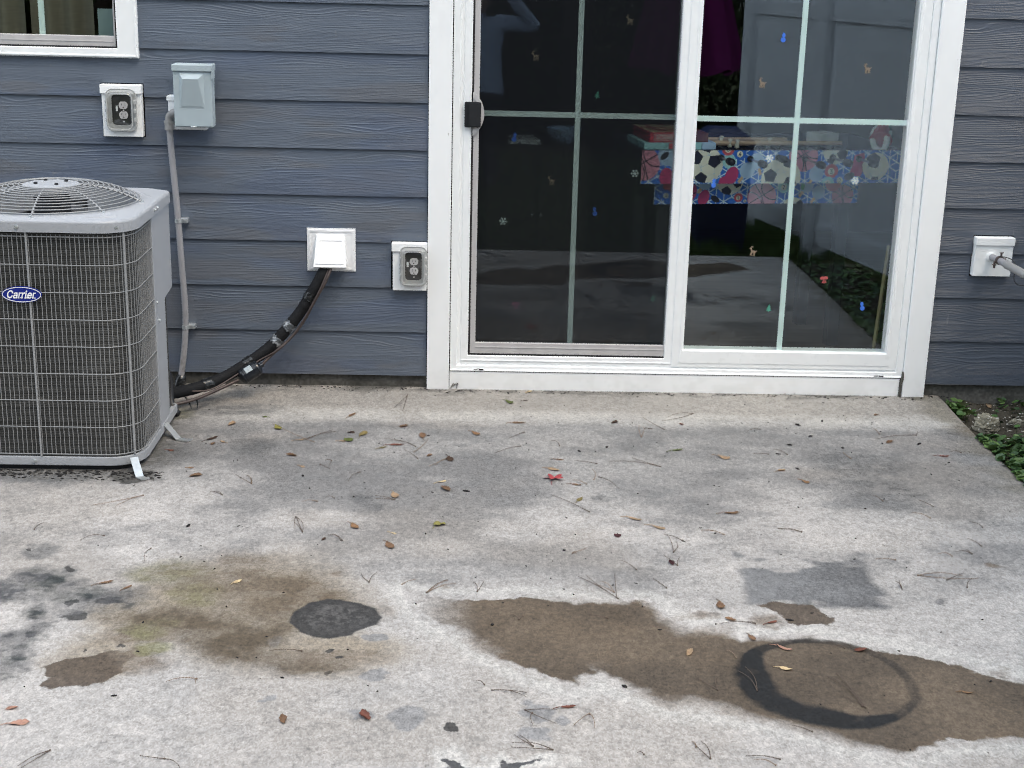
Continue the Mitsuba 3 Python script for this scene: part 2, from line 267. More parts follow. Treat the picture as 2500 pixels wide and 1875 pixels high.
POLY={'wet':[(-0.0626,-1.8935),(0.0274,-1.9247),(0.1495,-1.9341),(0.2943,-1.9222),(0.4279,-1.9262),(0.5324,-1.9412),(0.5516,-1.9381),(0.5855,-2.0101),(0.6604,-2.1024),(0.7505,-2.0953),(0.78,-2.1553),(0.8581,-2.1348),(0.9848,-2.1409),(1.1185,-2.2015),(1.2273,-2.2257),(1.3324,-2.2671),(1.3937,-2.3213),(1.4712,-2.3614),(1.6547,-2.5008),(1.5675,-2.7012),(1.369,-2.6387),(1.241,-2.6286),(1.1672,-2.6246),(1.0394,-2.6795),(0.9356,-2.6517),(0.8029,-2.5735),(0.6992,-2.514),(0.5351,-2.44),(0.4124,-2.3495),(0.3936,-2.3333),(0.3451,-2.3859),(0.2623,-2.3279),(0.1742,-2.2529),(0.1325,-2.1985),(0.0907,-2.1357),(0.025,-2.0689),(-0.0435,-1.9825)],'tail':[(-0.9224,-2.4255),(-0.9062,-2.3871),(-0.9214,-2.3256),(-0.8805,-2.2822),(-0.8047,-2.2653),(-0.7537,-2.2684),(-0.7466,-2.3424),(-0.7735,-2.3739),(-0.7927,-2.3947),(-0.8243,-2.4412),(-0.8728,-2.4559)],'small':[(0.8743,-1.9463),(0.9429,-1.9215),(0.9948,-1.9147),(1.0459,-1.952),(1.0728,-1.9922),(1.054,-2.0527),(0.9764,-2.0626),(0.9308,-2.0262)],'para':[(0.8525,-1.555),(1.0563,-1.5569),(1.2601,-1.5601),(1.2292,-1.7739),(1.2635,-1.9563),(1.0483,-1.9415),(0.8487,-1.9367),(0.861,-1.7624)],'crack':[(0.0439,-2.7272),(0.0661,-2.7134),(0.0976,-2.7396),(0.1422,-2.7306),(0.1555,-2.7453),(0.1865,-2.7514),(0.2223,-2.7442),(0.2589,-2.7236),(0.2465,-2.8055),(0.0717,-2.8083)],'disc':[(-0.3823,-2.071),(-0.3757,-2.0114),(-0.3424,-1.9545),(-0.2959,-1.9293),(-0.2419,-1.9309),(-0.2521,-1.9364),(-0.2014,-1.9536),(-0.16,-1.9853),(-0.1413,-2.043),(-0.1485,-2.0794),(-0.193,-2.119),(-0.2081,-2.1449),(-0.2696,-2.168),(-0.298,-2.164),(-0.3486,-2.1297)],'bu':[(-0.8519,-1.8084),(-0.7827,-1.7117),(-0.6703,-1.6091),(-0.5479,-1.6219),(-0.4552,-1.7174),(-0.3505,-1.7775),(-0.2573,-1.8814),(-0.19,-1.9382),(-0.1603,-2.0084),(-0.3747,-2.0556),(-0.4086,-2.0728),(-0.5153,-2.0042),(-0.6101,-1.9501),(-0.7083,-1.9528),(-0.8067,-1.8974)],'bo':[(-0.8406,-2.0681),(-0.804,-2.0191),(-0.7012,-1.9882),(-0.599,-2.0134),(-0.5148,-2.0457),(-0.4366,-2.0871),(-0.3867,-2.056),(-0.3681,-2.1093),(-0.396,-2.2134),(-0.3635,-2.2867),(-0.2647,-2.3085),(-0.172,-2.3361),(-0.3136,-2.3743),(-0.4897,-2.3137),(-0.5814,-2.2429),(-0.6929,-2.1466),(-0.8008,-2.1363)],'dk1':[(-1.2297,-1.8578),(-1.134,-1.7783),(-1.0222,-1.8135),(-0.9217,-1.886),(-0.8422,-1.9058),(-0.82,-1.9488),(-0.8838,-2.0143),(-0.96,-2.0233),(-1.013,-1.9399),(-1.1949,-1.9666)],'dk2':[(-1.0396,-1.9976),(-0.9924,-2.0586),(-0.9997,-2.2282),(-0.9758,-2.3484),(-1.0608,-2.3851),(-1.1182,-2.206),(-1.0517,-2.1402)]}
BLOTS=[('tan',-0.462,-1.9816,0.294,0.341),('tan',-0.263,-2.2348,0.194,0.137),('tan',-0.7318,-2.0384,0.181,0.208),('tan',-0.8136,-2.2699,0.14,0.137),('brown',-0.2588,-2.2783,0.151,0.053),('brown',-0.7535,-2.1799,0.092,0.047),('green',-0.7032,-2.0739,0.042,0.039),('black',-0.9212,-2.0557,0.036,0.025),('black',-0.8738,-1.9579,0.043,0.023),('black',-0.9614,-1.9755,0.021,0.021),('black',-1.0211,-1.7491,0.018,0.017),('brown',-0.7242,-2.3105,0.109,0.066),('green',-0.741,-1.7793,0.125,0.086),('green',-0.6596,-1.9107,0.088,0.08),('green',-0.7482,-2.1339,0.062,0.067),('green',-0.6984,-2.2454,0.06,0.045),('green',-1.0098,-0.3589,0.06,0.081),('dark',-1.1563,-1.6355,0.052,0.062),('dark',-0.9244,-2.0558,0.042,0.035),('dark',-0.8829,-1.9429,0.065,0.042),('dark',-1.0182,-1.7602,0.028,0.035),('grey',0.2485,-2.5286,0.038,0.038),('grey',0.3041,-2.5555,0.021,0.03),('grey',0.236,-2.6114,0.042,0.033),('grey',-0.0536,-2.5532,0.052,0.056),('grey',-0.1578,-2.5404,0.036,0.026),('grey',-0.3862,-2.4845,0.021,0.019),('black',0.0524,-2.6005,0.018,0.015),('black',-1.1779,-1.6214,0.009,0.012),('dark',1.4303,-1.1134,0.103,0.102),('dark',1.4592,-1.0564,0.152,0.163),('dark',1.415,-0.9622,0.099,0.104),('dark',-0.2755,-1.1801,0.039,0.051),('dark',-0.2314,-1.2493,0.039,0.035),('dark',0.5139,-1.1492,0.04,0.037),('grey',1.4057,-1.7358,0.024,0.024),('grey',1.3858,-1.9044,0.016,0.017),('brown',1.6199,-1.6428,0.022,0.022),('brown',1.3858,-1.9044,0.016,0.017),('brown',1.4219,-2.2995,0.023,0.021),('brown',0.6945,-2.0146,0.066,0.03),('brown',0.8864,-2.0438,0.055,0.035),('brown',0.0201,-1.8434,0.018,0.019),('brown',-0.2677,-1.7814,0.021,0.017),('black',-0.2655,-2.2305,0.014,0.011),('black',-0.2271,-2.2602,0.013,0.011),('black',-0.2371,-2.3475,0.012,0.01),('black',-0.4746,-2.1842,0.01,0.011),('black',-0.8674,-2.2363,0.008,0.009),('black',-0.7951,-2.2213,0.012,0.011),('grey',-0.4015,-2.1756,0.015,0.037),('grey',-0.157,-2.142,0.023,0.019),('grey',-0.1321,-2.3596,0.035,0.025),('dark',-1.3152,-1.0369,0.158,0.064),('black',-1.0165,-1.0051,0.08,0.072),('dark',-0.9367,-0.8005,0.083,0.13),('dark',-0.824,-0.2895,0.199,0.072),('dark',-0.9596,-0.22,0.139,0.084),('dark',2.057,-0.4385,0.063,0.083),('dark',1.8848,-0.4468,0.078,0.071),('brown',1.9871,-0.37,0.079,0.095),('dark',-0.6711,-0.7032,0.085,0.089),('dark',1.4477,-0.7786,0.205,0.181)]
STICKERS=[('snowman','blue',1.231,1.395,'R'),('reindeer','tan',1.165,1.226,'R'),('reindeer','tan',1.559,1.288,'R'),('snowflake','white',1.213,0.945,'R'),('snowflake','white',1.549,0.866,'R'),('snowman','blue',1.004,0.845,'R'),('reindeer','tan',1.175,0.582,'R'),('bow','red',1.462,0.477,'R'),('snowman','blue',1.622,0.371,'R'),('tree','green',1.253,0.356,'R'),('reindeer','tan',0.657,1.444,'L'),('reindeer','tan',0.308,1.305,'L'),('tree','green',0.545,1.166,'L'),('snowman','blue',0.235,1.0,'L'),('snowflake','white',0.702,0.872,'L'),('reindeer','tan',0.383,0.837,'L'),('snowflake','white',0.199,0.676,'L'),('snowman','blue',0.553,0.721,'L'),('bow','pink',0.256,0.344,'L'),('tree','green',0.797,0.38,'L')]


def sdf(px, py, poly):
    d, s = mi.Float(1e9), mi.Float(1)
    for (ax, ay), (bx_, by) in zip(poly, poly[1:] + poly[:1]):
        ex, ey = bx_ - ax, by - ay
        wx, wy = px - ax, py - ay
        t = dr.clip((wx * ex + wy * ey) / (ex * ex + ey * ey), 0, 1)
        d = dr.minimum(d, dr.square(wx - ex * t) + dr.square(wy - ey * t))
        a, b, c = py >= ay, py < by, ex * wy > ey * wx
        s = dr.select((a & b & c) | (~a & ~b & ~c), -s, s)
    return s * dr.sqrt(d)


def concrete_col(p, n, uv):
    x, y = p.x, p.y
    big = fbm(x * 1.6 + 5, y * 2.2, 1.0)
    mid = fbm(x * 6 + 2, y * 11, 4.0)
    fine = fbm(x * 62, y * 46, 2.0)
    grit = noise(x * 330, y * 210, 1.0)
    grit2 = noise(x * 150 + 9, y * 100, 6.0)
    wx = (fbm(x * 9 + 30, y * 9, 3.0) - .5) * .07 + (fbm(x * 48, y * 48, 5.0) - .5) * .026
    wy = (fbm(x * 9, y * 9 + 30, 8.0) - .5) * .07 + (fbm(x * 48, y * 48 + 9, 2.0) - .5) * .026
    near = smoothstep(-2.0, -.5, y)
    col = mix((.376, .354, .335), (.304, .290, .279), .2 + .8 * big)
    col = mix(col, (.196, .191, .188), .85 * smoothstep(-1.75, -.75, y + .5 * (big - .5)))
    col = mix(col, (.165, .164, .163), (.14 + .26 * near) * smoothstep(.38, .72, mid * .6 + big * .4))
    field = smoothstep(-1.95, -1.45, y + .6 * (big - .5)) * smoothstep(-.22, -.5, y)
    col = mix(col, (.122, .120, .121), .80 * field * smoothstep(.36, .66, .65 * fbm(x * 2.3 + 13, y * 3.0 + 2, 31.0) + .35 * mid))
    mott = smoothstep(.50, .62, fbm(x * 19 + 4, y * 26, 21.0)) * smoothstep(.40, .62, fbm(x * 3.1 + 9, y * 4.4, 5.0))
    col = mix(col, (.13, .132, .134), mott * (.18 + .20 * near))
    col = mix(col, (.23, .205, .18), .35 * smoothstep(.5, .75, fbm(x * 2.4 + 70, y * 3.4, 2.0)))
    # washed band in front of the door, light on its slope painted in; tan strip behind it
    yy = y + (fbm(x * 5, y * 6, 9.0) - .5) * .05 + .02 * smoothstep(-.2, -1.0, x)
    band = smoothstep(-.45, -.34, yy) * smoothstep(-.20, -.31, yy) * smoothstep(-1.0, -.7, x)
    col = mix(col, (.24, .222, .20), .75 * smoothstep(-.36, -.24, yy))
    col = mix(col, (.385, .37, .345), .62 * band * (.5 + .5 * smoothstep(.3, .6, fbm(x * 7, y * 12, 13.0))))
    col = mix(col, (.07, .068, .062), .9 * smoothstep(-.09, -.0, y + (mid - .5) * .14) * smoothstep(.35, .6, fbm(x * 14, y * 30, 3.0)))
    # soft blots
    qx, qy = x + wx, y + wy
    acc = {k: mi.Float(0) for k in ('brown', 'green', 'dark', 'grey', 'black', 'tan')}
    for k, cx, cy, rx, ry in BLOTS:
        e = dr.square((qx - cx) / rx) + dr.square((qy - cy) / ry)
        w = smoothstep(1.5, .15, e) if k in ('brown', 'green', 'dark', 'tan') else smoothstep(1.15, .55, e)
        acc[k] = dr.maximum(acc[k], w)
    tex = .55 + .45 * smoothstep(.3, .65, fbm(x * 26, y * 34, 7.0))
    col = mix(col, (.195, .162, .120), .80 * acc['tan'] * (.6 + .4 * tex))
    col = mix(col, (.118, .093, .072), .80 * acc['brown'] * tex)
    col = mix(col, (.130, .128, .062), .70 * acc['green'] * tex)
    col = mix(col, (.080, .081, .083), .72 * acc['dark'] * tex)
    col = mix(col, (.16, .162, .170), .70 * acc['grey'])
    col = mix(col, (.034, .033, .032), .94 * acc['black'] * (.75 + .25 * tex))
    for name, c_, st, so in (('bu', (.094, .072, .050), .97, .075), ('bo', (.074, .057, .039), .97, .055), ('dk1', (.062, .063, .067), .96, .06), ('dk2', (.058, .059, .064), .96, .05)):
        d = sdf(qx + .4 * wx, qy + .4 * wy, POLY[name])
        w = smoothstep(so, -.012 if name[0] == 'd' else -so, d) * (.68 + .32 * smoothstep(.30, .62, fbm(x * 15 + 2, y * 22, 3.0)))
        if name[0] == 'd': w = w * (.72 + .28 * smoothstep(.38, .54, fbm(x * 21 + 8, y * 26, 9.0))); c_ = mix((.052, .053, .057), (.022, .027, .028), smoothstep(.50, .62, fbm(x * 18 + 1, y * 24, 15.0)))
        if name == 'bu': w = w * (.55 + .45 * smoothstep(-.75, -.35, x))
        col = mix(col, c_, st * w)
    # parallelogram mark left by something that stood here
    d = sdf(x + wx * .35, y + wy * .35, POLY['para'])
    col = mix(col, mix((.125, .127, .132), (.066, .067, .071), smoothstep(.85, 1.3, x + .5 * (fbm(x * 5, y * 7, 17.0) - .5))), .92 * smoothstep(.022, -.02, d) * (.25 + .75 * smoothstep(.38, .58, fbm(x * 8 + 3, y * 12, 1.0))))
    # damp brown runs
    soft = .005 + .05 * smoothstep(.35, .65, fbm(x * 2.5 + 8, y * 3, 4.0)) * smoothstep(-1.9, -2.3, y - .28 * (x - .2))
    d = sdf(qx, qy, POLY['wet'])
    damp = mix((.094, .069, .046), (.055, .0395, .0255), smoothstep(.3, .7, fbm(x * 4, y * 5, 6.0)))
    halo = smoothstep(.02, .045, d) * smoothstep(.10, .045, d)
    col = mix(col, (.40, .39, .37), .5 * halo)
    col = mix(col, damp, .95 * smoothstep(soft, -soft, d) * smoothstep(-.10, .12, qx - .02))
    for name in ('tail', 'small'):
        d = sdf(qx + .3 * wx, qy + .3 * wy, POLY[name])
        col = mix(col, (.068, .052, .039), .95 * smoothstep(.006, -.006, d) * (smoothstep(-.70, -.80, x + .6 * (y + 2.3)) if name == 'tail' else 1.0))
    # pot ring and pot disc
    r = dr.sqrt(dr.square(x + .3 * wx - .963) + dr.square(y + .3 * wy + 2.362))
    ang = dr.atan2(y + 2.362, x - .963)
    wid = .013 + .042 * smoothstep(-.2, .9, dr.cos(ang - 3.75)) + .010 * (fbm(x * 13, y * 13, 2.0) - .5)
    ring = smoothstep(wid + .007, wid * .5, dr.abs(r - (.222 - wid * .8)))
    col = mix(col, (.009, .009, .0095), dr.minimum(1.0, 1.3 * ring * (.66 + .34 * smoothstep(.3, .55, fbm(x * 19 + 6, y * 19, 3.0))) * (.40 + .60 * smoothstep(-.75, .2, dr.cos(ang - 3.6)))))
    d2 = sdf(x + .25 * wx, y + .25 * wy, POLY['disc'])
    col = mix(col, mix((.026, .026, .027), (.062, .060, .060), smoothstep(.30, .68, fbm(x * 75, y * 75, 4.0)) * smoothstep(-.005, -.05, d2) * (.45 + .55 * smoothstep(-2.13, -2.0, y))), .95 * smoothstep(.004, -.006, d2))
    # broken skin of the slab at the front
    d = sdf(qx + wx, qy + wy, POLY['crack'])
    col = mix(col, (.46, .45, .43), .6 * smoothstep(.05, .01, d))
    col = mix(col, (.045, .046, .050), .95 * smoothstep(.006, -.006, d))
    # dirt line round the condenser
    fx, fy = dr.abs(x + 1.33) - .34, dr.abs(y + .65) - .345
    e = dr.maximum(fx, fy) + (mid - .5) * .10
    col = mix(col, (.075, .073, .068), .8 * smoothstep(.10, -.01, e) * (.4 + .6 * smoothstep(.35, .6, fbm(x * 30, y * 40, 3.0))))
    # slab edge grime on the right
    col = mix(col, (.13, .115, .085), .65 * smoothstep(1.83, 1.965, x + (mid - .5) * .2))
    stroke = fbm(x * 85, y * 140, 12.0, 2)
    g = (.40 + .34 * fine + .30 * stroke + .56 * grit * (.55 + .45 * grit2) + .16 * grit2 + .06)
    pit = smoothstep(.84, .93, noise(x * 120 + 3, y * 85, 9.0)) * .18
    return col * dr.clip(g * (1 - pit), .25, 1.6)


def concrete_rough(p, n, uv):
    w = .03 * (fbm(p.x * 9 + 30, p.y * 9, 3.0) - .5)
    return .86 - .34 * smoothstep(.03, -.05, sdf(p.x + w, p.y + w, POLY['wet'])) * smoothstep(.25, .6, fbm(p.x * 12, p.y * 12, 2.0))


def concrete_h(p, n, uv):
    return .0016 * fbm(p.x * 45, p.y * 30, 1.0) + .0022 * noise(p.x * 190, p.y * 120, 3.0) + .0012 * noise(p.x * 420, p.y * 300, 5.0)


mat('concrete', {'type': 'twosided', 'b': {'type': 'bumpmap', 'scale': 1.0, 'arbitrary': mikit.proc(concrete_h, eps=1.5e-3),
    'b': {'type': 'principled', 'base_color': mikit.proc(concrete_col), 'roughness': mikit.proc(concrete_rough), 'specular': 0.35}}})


# ================================================================ GROUND
LAWN_Z = -0.045


def slab():
    """patio slab: rounded arrises, a slight wave along the free edges"""
    xs = np.r_[-4.2, np.linspace(-4.0, 1.953, 90), 1.961, 1.965]
    ys = np.r_[-2.90, -2.895, np.linspace(-2.88, .012, 60)]
    X, Y = np.meshgrid(xs, ys, indexing='ij')
    Z = np.zeros_like(X)
    Z[-1, :] = -.008
    Z[-2, :] = -.0015
    Z[:, 0] = -.008
    wob = (meshkit.fbm(np.stack([Y[-1] * 5, Y[-1] * 0, Y[-1] * 0], -1), 3, 5) - .5) * .014
    X[-1] += wob; X[-2] += wob; X[-3] += wob
    Z += .010 * np.clip((Y + .36) / .3, 0, 1) ** 2 * (Y < .1)
    nx, ny = X.shape
    V = np.stack([X, Y, Z], -1).reshape(-1, 3)
    i, j = np.meshgrid(np.arange(nx - 1), np.arange(ny - 1), indexing='ij')
    a = (i * ny + j).ravel()
    F = np.vstack([np.stack([a, a + ny, a + ny + 1], 1), np.stack([a, a + ny + 1, a + 1], 1)])
    top = trimesh.Trimesh(V, F, process=False)
    edge = np.array([V[(nx - 1) * ny + k] for k in range(ny)])
    low = edge.copy(); low[:, 2] = -.12
    front = V[np.arange(nx) * ny]; flow = front.copy(); flow[:, 2] = -.12
    return cat(top, strips([low, edge], False), strips([front, flow], False))


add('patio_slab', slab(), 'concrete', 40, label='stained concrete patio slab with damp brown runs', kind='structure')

pbr('lawn_soil', mikit.proc(lambda p, n, uv: mix((.022, .028, .010), (.05, .055, .022), fbm(p.x * 6, p.y * 6, 1.0))), .95, spec=.1)


def soil_col(p, n, uv):
    a = fbm(p.x * 22, p.y * 22, 1.0)
    c = mix((.030, .026, .019), (.085, .076, .06), a)
    c = mix(c, (.030, .048, .010), .8 * smoothstep(.50, .66, fbm(p.x * 7 + 3, p.y * 9, 6.0)))
    return mix(c, (.45, .43, .38), .8 * smoothstep(.86, .93, noise(p.x * 95, p.y * 95, 3.0)))


pbr('soil', mikit.proc(soil_col), .95, spec=.1)
g = trimesh.Trimesh([[-60, -60, LAWN_Z - .02], [60, -60, LAWN_Z - .02], [60, 60, LAWN_Z - .02], [-60, 60, LAWN_Z - .02]], [[0, 1, 2], [0, 2, 3]])
add('ground', g, 'lawn_soil', label='dark lawn soil around the house', kind='structure')
xs, ys = np.linspace(1.9, 3.6, 130), np.linspace(-2.9, .12, 200)
X, Y = np.meshgrid(xs, ys, indexing='ij')
pp = np.stack([X * 14, Y * 14, X * 0], -1)
Zs = -.022 + .026 * (meshkit.fbm(pp, 4, 3) - .5) + .02 * (meshkit.fbm(pp * 4, 2, 8) - .5) - .012 * np.clip((-Y - .4), 0, 1)
nx, ny = X.shape
a = (np.arange(nx - 1)[:, None] * ny + np.arange(ny - 1)[None]).ravel()
add('soil_bed', trimesh.Trimesh(np.stack([X, Y, Zs], -1).reshape(-1, 3), np.vstack([np.stack([a, a + ny, a + ny + 1], 1), np.stack([a, a + ny + 1, a + 1], 1)]), process=False),
    'soil', True, label='bare dark soil bed beside the slab edge', kind='structure')


def soil_z(x, y):
    q = np.array([[x * 14, y * 14, 0]])
    return float((-.022 + .026 * (meshkit.fbm(q, 4, 3) - .5) + .02 * (meshkit.fbm(q * 4, 2, 8) - .5) - .012 * np.clip((-y - .4), 0, 1))[0])


# ================================================================ HOUSE
H = thing('house', 'house wall in blue grey wood grain lap siding with white trimmed door and window', 'house')
DX0, DX1 = -0.0905, 1.8955          # outside of the door trim
WX1, WZ0 = -1.163, 1.268            # right and bottom outside edges of the window
DOORTOP = 2.14


def plank(x0, x1, k, cut=None):
    zb, h = Z0 + k * LAP, LAP + .03
    P = sbox(x0, zb, x1, zb + h)
    if cut is not None: P = P.difference(cut)
    for g in getattr(P, 'geoms', [P]):
        if g.area > 1e-4: plank_piece(g, zb, h)


def plank_piece(P, zb, h):
    m = trimesh.creation.extrude_polygon(P, .0075, engine='earcut')
    v = m.vertices
    tilt = .0115 * (v[:, 1] - zb) / h
    m.vertices = np.stack([v[:, 0], tilt + v[:, 2] - .0005, v[:, 1]], 1)
    m.invert() if m.volume < 0 else None
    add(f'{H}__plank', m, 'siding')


wcut = sbox(-2.115, WZ0 + .002, WX1 - .002, 2.35)
cuts = [sbox(-1.312, .976, -1.152, 1.176), sbox(-.2325, .406, -.0, .601), sbox(2.028, .503, 2.186, .667), sbox(-1.06, 1.01, -.92, 1.14)]
lcut = unary_union([wcut] + cuts)
for k in range(15):
    plank(-2.9, DX0 - .003, k, lcut)
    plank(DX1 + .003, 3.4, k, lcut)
for k in range(12, 15):
    plank(DX0 - .001, DX1 + .001, k, sbox(DX0 - .01, 1.5, DX1 + .01, DOORTOP + .092))
# wall behind the siding, with the two openings
wall = sbox(-2.9, .0, 3.4, 2.75).difference(sbox(.0, .03, 1.805, DOORTOP)).difference(sbox(-2.06, WZ0 + .05, WX1 - .05, 2.3))
add(f'{H}__sheathing', upright(ext(wall, .09), .116), 'black_gap')
add(f'{H}__foundation', bx(-2.9, 3.4, .018, .25, -.3, .058), 'foundation')
# door casing and kick board
for x0, x1, nm in ((DX0, -.0035, 'casing'), (1.8065, DX1, 'casing')):
    add(f'{H}__{nm}', bx(x0, x1, -.014, .02, .004, DOORTOP + .002, .0015), 'trim')
add(f'{H}__head_casing', bx(DX0, DX1, -.014, .02, DOORTOP + .0025, DOORTOP + .09, .0015), 'trim')
add(f'{H}__kick_board', bx(-.001, 1.7945, -.008, .03, .003, .0825, .0015), 'trim')
ck = tube([(1.8045, -.010, .112), (1.8035, -.0125, .085), (1.799, -.0125, .06), (1.7985, -.0115, .03), (1.797, -.0105, .004)], [.0035, .0065, .0045, .0055, .0065], 7)
ck.vertices += (meshkit.noise(ck.vertices * 160)[:, None] - .5) * .003
pbr('caulk', (.07, .068, .06), .8)
add(f'{H}__caulk', ck, 'caulk', True)
cl_ = [tube([(.004 + .012 * k, -.0095, .012 + .009 * (k % 2)), (.010 + .010 * k, -.0125, .024 + .006 * k), (.016 + .009 * k, -.0095, .036 - .004 * k)], [.0012, .0024, .001], 5) for k in range(3)]
add(f'{H}__paint_chip', cat(cl_), 'black_gap', True, kind='stuff')
DR = f'{H}__sliding_door'
lab(DR, 'white sliding patio door with insect screen over its left half')


def frame_rect(x0, x1, z0, z1, w, y0, y1, c=.002, bottom=None, top=None):
    """mitred rectangular frame: outline x0..x1, z0..z1, member width w"""
    b = w if bottom is None else bottom
    t = w if top is None else top
    o = [(x0, z0), (x1, z0), (x1, z1), (x0, z1)]
    i = [(x0 + w, z0 + b), (x1 - w, z0 + b), (x1 - w, z1 - t), (x0 + w, z1 - t)]

    def ins(L, d):
        s = [(d, d), (-d, d), (-d, -d), (d, -d)]
        return [(x + a, z + e) for (x, z), (a, e) in zip(L, s)]
    L = [(o, y1), (o, y0 + c), (ins(o, c), y0), (ins(i, -c), y0), (i, y0 + c), (i, y1), (o, y1)]
    return strips([np.array([(x, y, z) for x, z in P]) for P, y in L])


# outer vinyl frame with a stepped face
add(f'{DR}__frame', cat(frame_rect(0, 1.8045, .0855, DOORTOP, .0275, -.004, .10, .002, bottom=.022),
                        frame_rect(.0275, 1.777, .1075, DOORTOP - .0275, .012, .006, .10, .002, bottom=.006),
                        bx(.0, 1.804, -.012, -.004, .0865, .0905, .001)), 'vinyl')
add(f'{DR}__shadow_strip', bx(.002, 1.802, -.003, .0, .0812, .0858), 'black_gap')  # black strip added for the shadow line between sill and kick board
# left leaf seen round the screen
add(f'{DR}__leaf', cat(frame_rect(.0395, .878, .113, DOORTOP - .04, .031, .004, .07, .003, bottom=.034),
                       bx(.043, .874, .0005, .004, .126, .1285)), 'vinyl')
add(f'{DR}__gasket', frame_rect(.068, .8765, .144, DOORTOP - .07, .010, .009, .03, .0), 'black_gap')
add(f'{DR}__screen_frame', frame_rect(.0735, .8705, .1515, DOORTOP - .075, .0255, .011, .026, .002, bottom=.047), 'screen_frame')
add(f'{DR}__screen_rail', cat(bx(.099, .846, .0085, .012, .178, .1815, .0005)), 'screen_frame')
add(f'{DR}__screen_mesh', trimesh.Trimesh([[.098, .018, .198], [.846, .018, .198], [.846, .018, DOORTOP - .1], [.098, .018, DOORTOP - .1]], [[0, 1, 2], [0, 2, 3]]), 'screen_mesh', label='dark insect screen stretched over the left pane')
# right fixed leaf
add(f'{DR}__fixed_leaf', cat(frame_rect(.8755, 1.7765, .1135, DOORTOP - .04, .047, -.001, .07, .003, bottom=.071),
                             frame_rect(.905, 1.745, .131, DOORTOP - .07, .014, -.004, .0, .002, bottom=.052),
                             bx(1.7255, 1.7285, -.0025, .0, .19, DOORTOP - .1), bx(.93, 1.74, -.0035, .0, .1455, .1485)), 'vinyl')
TILT = .006


def pane(x0, x1, z0, z1, y):
    f = lambda z: y + TILT * (z - 1)
    return trimesh.Trimesh([[x0, f(z0), z0], [x1, f(z0), z0], [x1, f(z1), z1], [x0, f(z1), z1]], [[0, 1, 2], [0, 2, 3]])


YR, YL = .022, .05
add(f'{DR}__glass_pane', pane(.90, 1.715, .16, DOORTOP - .09, YR), 'glass')
add(f'{DR}__glass_pane', pane(.06, .86, .16, DOORTOP - .06, YL), 'glass')


def muntin(xc, zc, x0, x1, z0, z1, y, w=.0205):
    h = w / 2
    P = unary_union([sbox(xc - h, z0, xc + h, z1), sbox(x0, zc - h, x1, zc + h)])
    m = trimesh.creation.extrude_polygon(P, .006, engine='earcut')
    m = upright(m, y + .006)
    m.vertices[:, 1] += TILT * (m.vertices[:, 2] - 1)
    return m


add(f'{DR}__muntin', muntin(1.308, 1.089, .91, 1.735, .17, DOORTOP - .1, YR + .006), 'muntin')
add(f'{DR}__muntin', muntin(.4745, 1.088, .09, .85, .17, DOORTOP - .1, YL + .006), 'muntin')
# screen latch and the pull behind it
hb = rrect(.062, .094, .006, .0745, 1.088)
add(f'{DR}__latch', cat(upright(ext(hb, .014), .006), upright(ext(rrect(.044, .084, .008, .0815, 1.088), .009), -.008), cyl((.0505, -.0085, 1.122), (.0505, -.0105, 1.122), .004, 10), cyl((.0505, -.0085, 1.054), (.0505, -.0105, 1.054), .004, 10)), 'black_plastic', 30, label='black square screen latch')
arc = Point(.020, 1.090).buffer(.098, quad_segs=24).intersection(sbox(.0745, .98, .2, 1.20))
arc2 = Point(.020, 1.090).buffer(.082, quad_segs=24)
add(f'{DR}__pull', cat(upright(ext(arc, .006), .0105), upright(ext(arc.difference(arc2), .011), .0105)), 'screen_frame', 30, label='half round grey pull plate behind the latch')
# weep holes in the sill
for i, x in enumerate((.113, 1.706)):
    add(f'{DR}__weep_cover', cat(bx(x - .019, x - .002, -.0135, -.0115, .0925, .0955), bx(x + .002, x + .020, -.0135, -.0115, .0915, .0955)), 'black_gap')
    add(f'{DR}__weep_flap', cat(bx(x - .026, x + .026, -.0155, -.0119, .0962, .0985, .0006), bx(x - .004, x + .004, -.0165, -.0119, .0985, .1015, .0006)), 'vinyl')
# window
WN = f'{H}__window'
lab(WN, 'white framed window with a note leaning in its corner')
WX0 = -2.11
add(f'{WN}__frame', cat(frame_rect(WX0, WX1, WZ0, 2.34, .076, -.012, .06, .002, bottom=.034), frame_rect(WX0 + .004, WX1 - .004, WZ0 + .004, 2.336, .006, -.0155, -.012, .001)), 'vinyl')
add(f'{WN}__gasket', frame_rect(WX0 + .074, WX1 - .074, WZ0 + .032, 2.27, .008, -.004, .02, .0), 'black_gap')
add(f'{WN}__screen_frame', frame_rect(WX0 + .08, WX1 - .0815, WZ0 + .0385, 2.26, .008, .004, .03, .001, bottom=.038), 'screen_frame')
add(f'{WN}__screen_lip', bx(WX0 + .085, WX1 - .09, .0015, .005, WZ0 + .056, WZ0 + .059, .0005), 'screen_frame')
add(f'{WN}__glass_pane', trimesh.Trimesh([[WX0 + .08, .028, WZ0 + .06], [WX1 - .085, .028, WZ0 + .06], [WX1 - .085, .028, 2.26], [WX0 + .08, .028, 2.26]], [[0, 1, 2], [0, 2, 3]]), 'window_glass')
add(f'{WN}__muntin', cat(bx(-1.532, -1.511, .034, .040, 1.33, 2.25), bx(-2.0, -1.25, .0345, .0395, 1.79, 1.81)), 'muntin')
pbr('curtain', mikit.proc(lambda p, n, uv: mix((.16, .14, .11), (.20, .18, .14), fbm(p.x * 30, p.z * 200, 1.0))), .9, spec=.1)
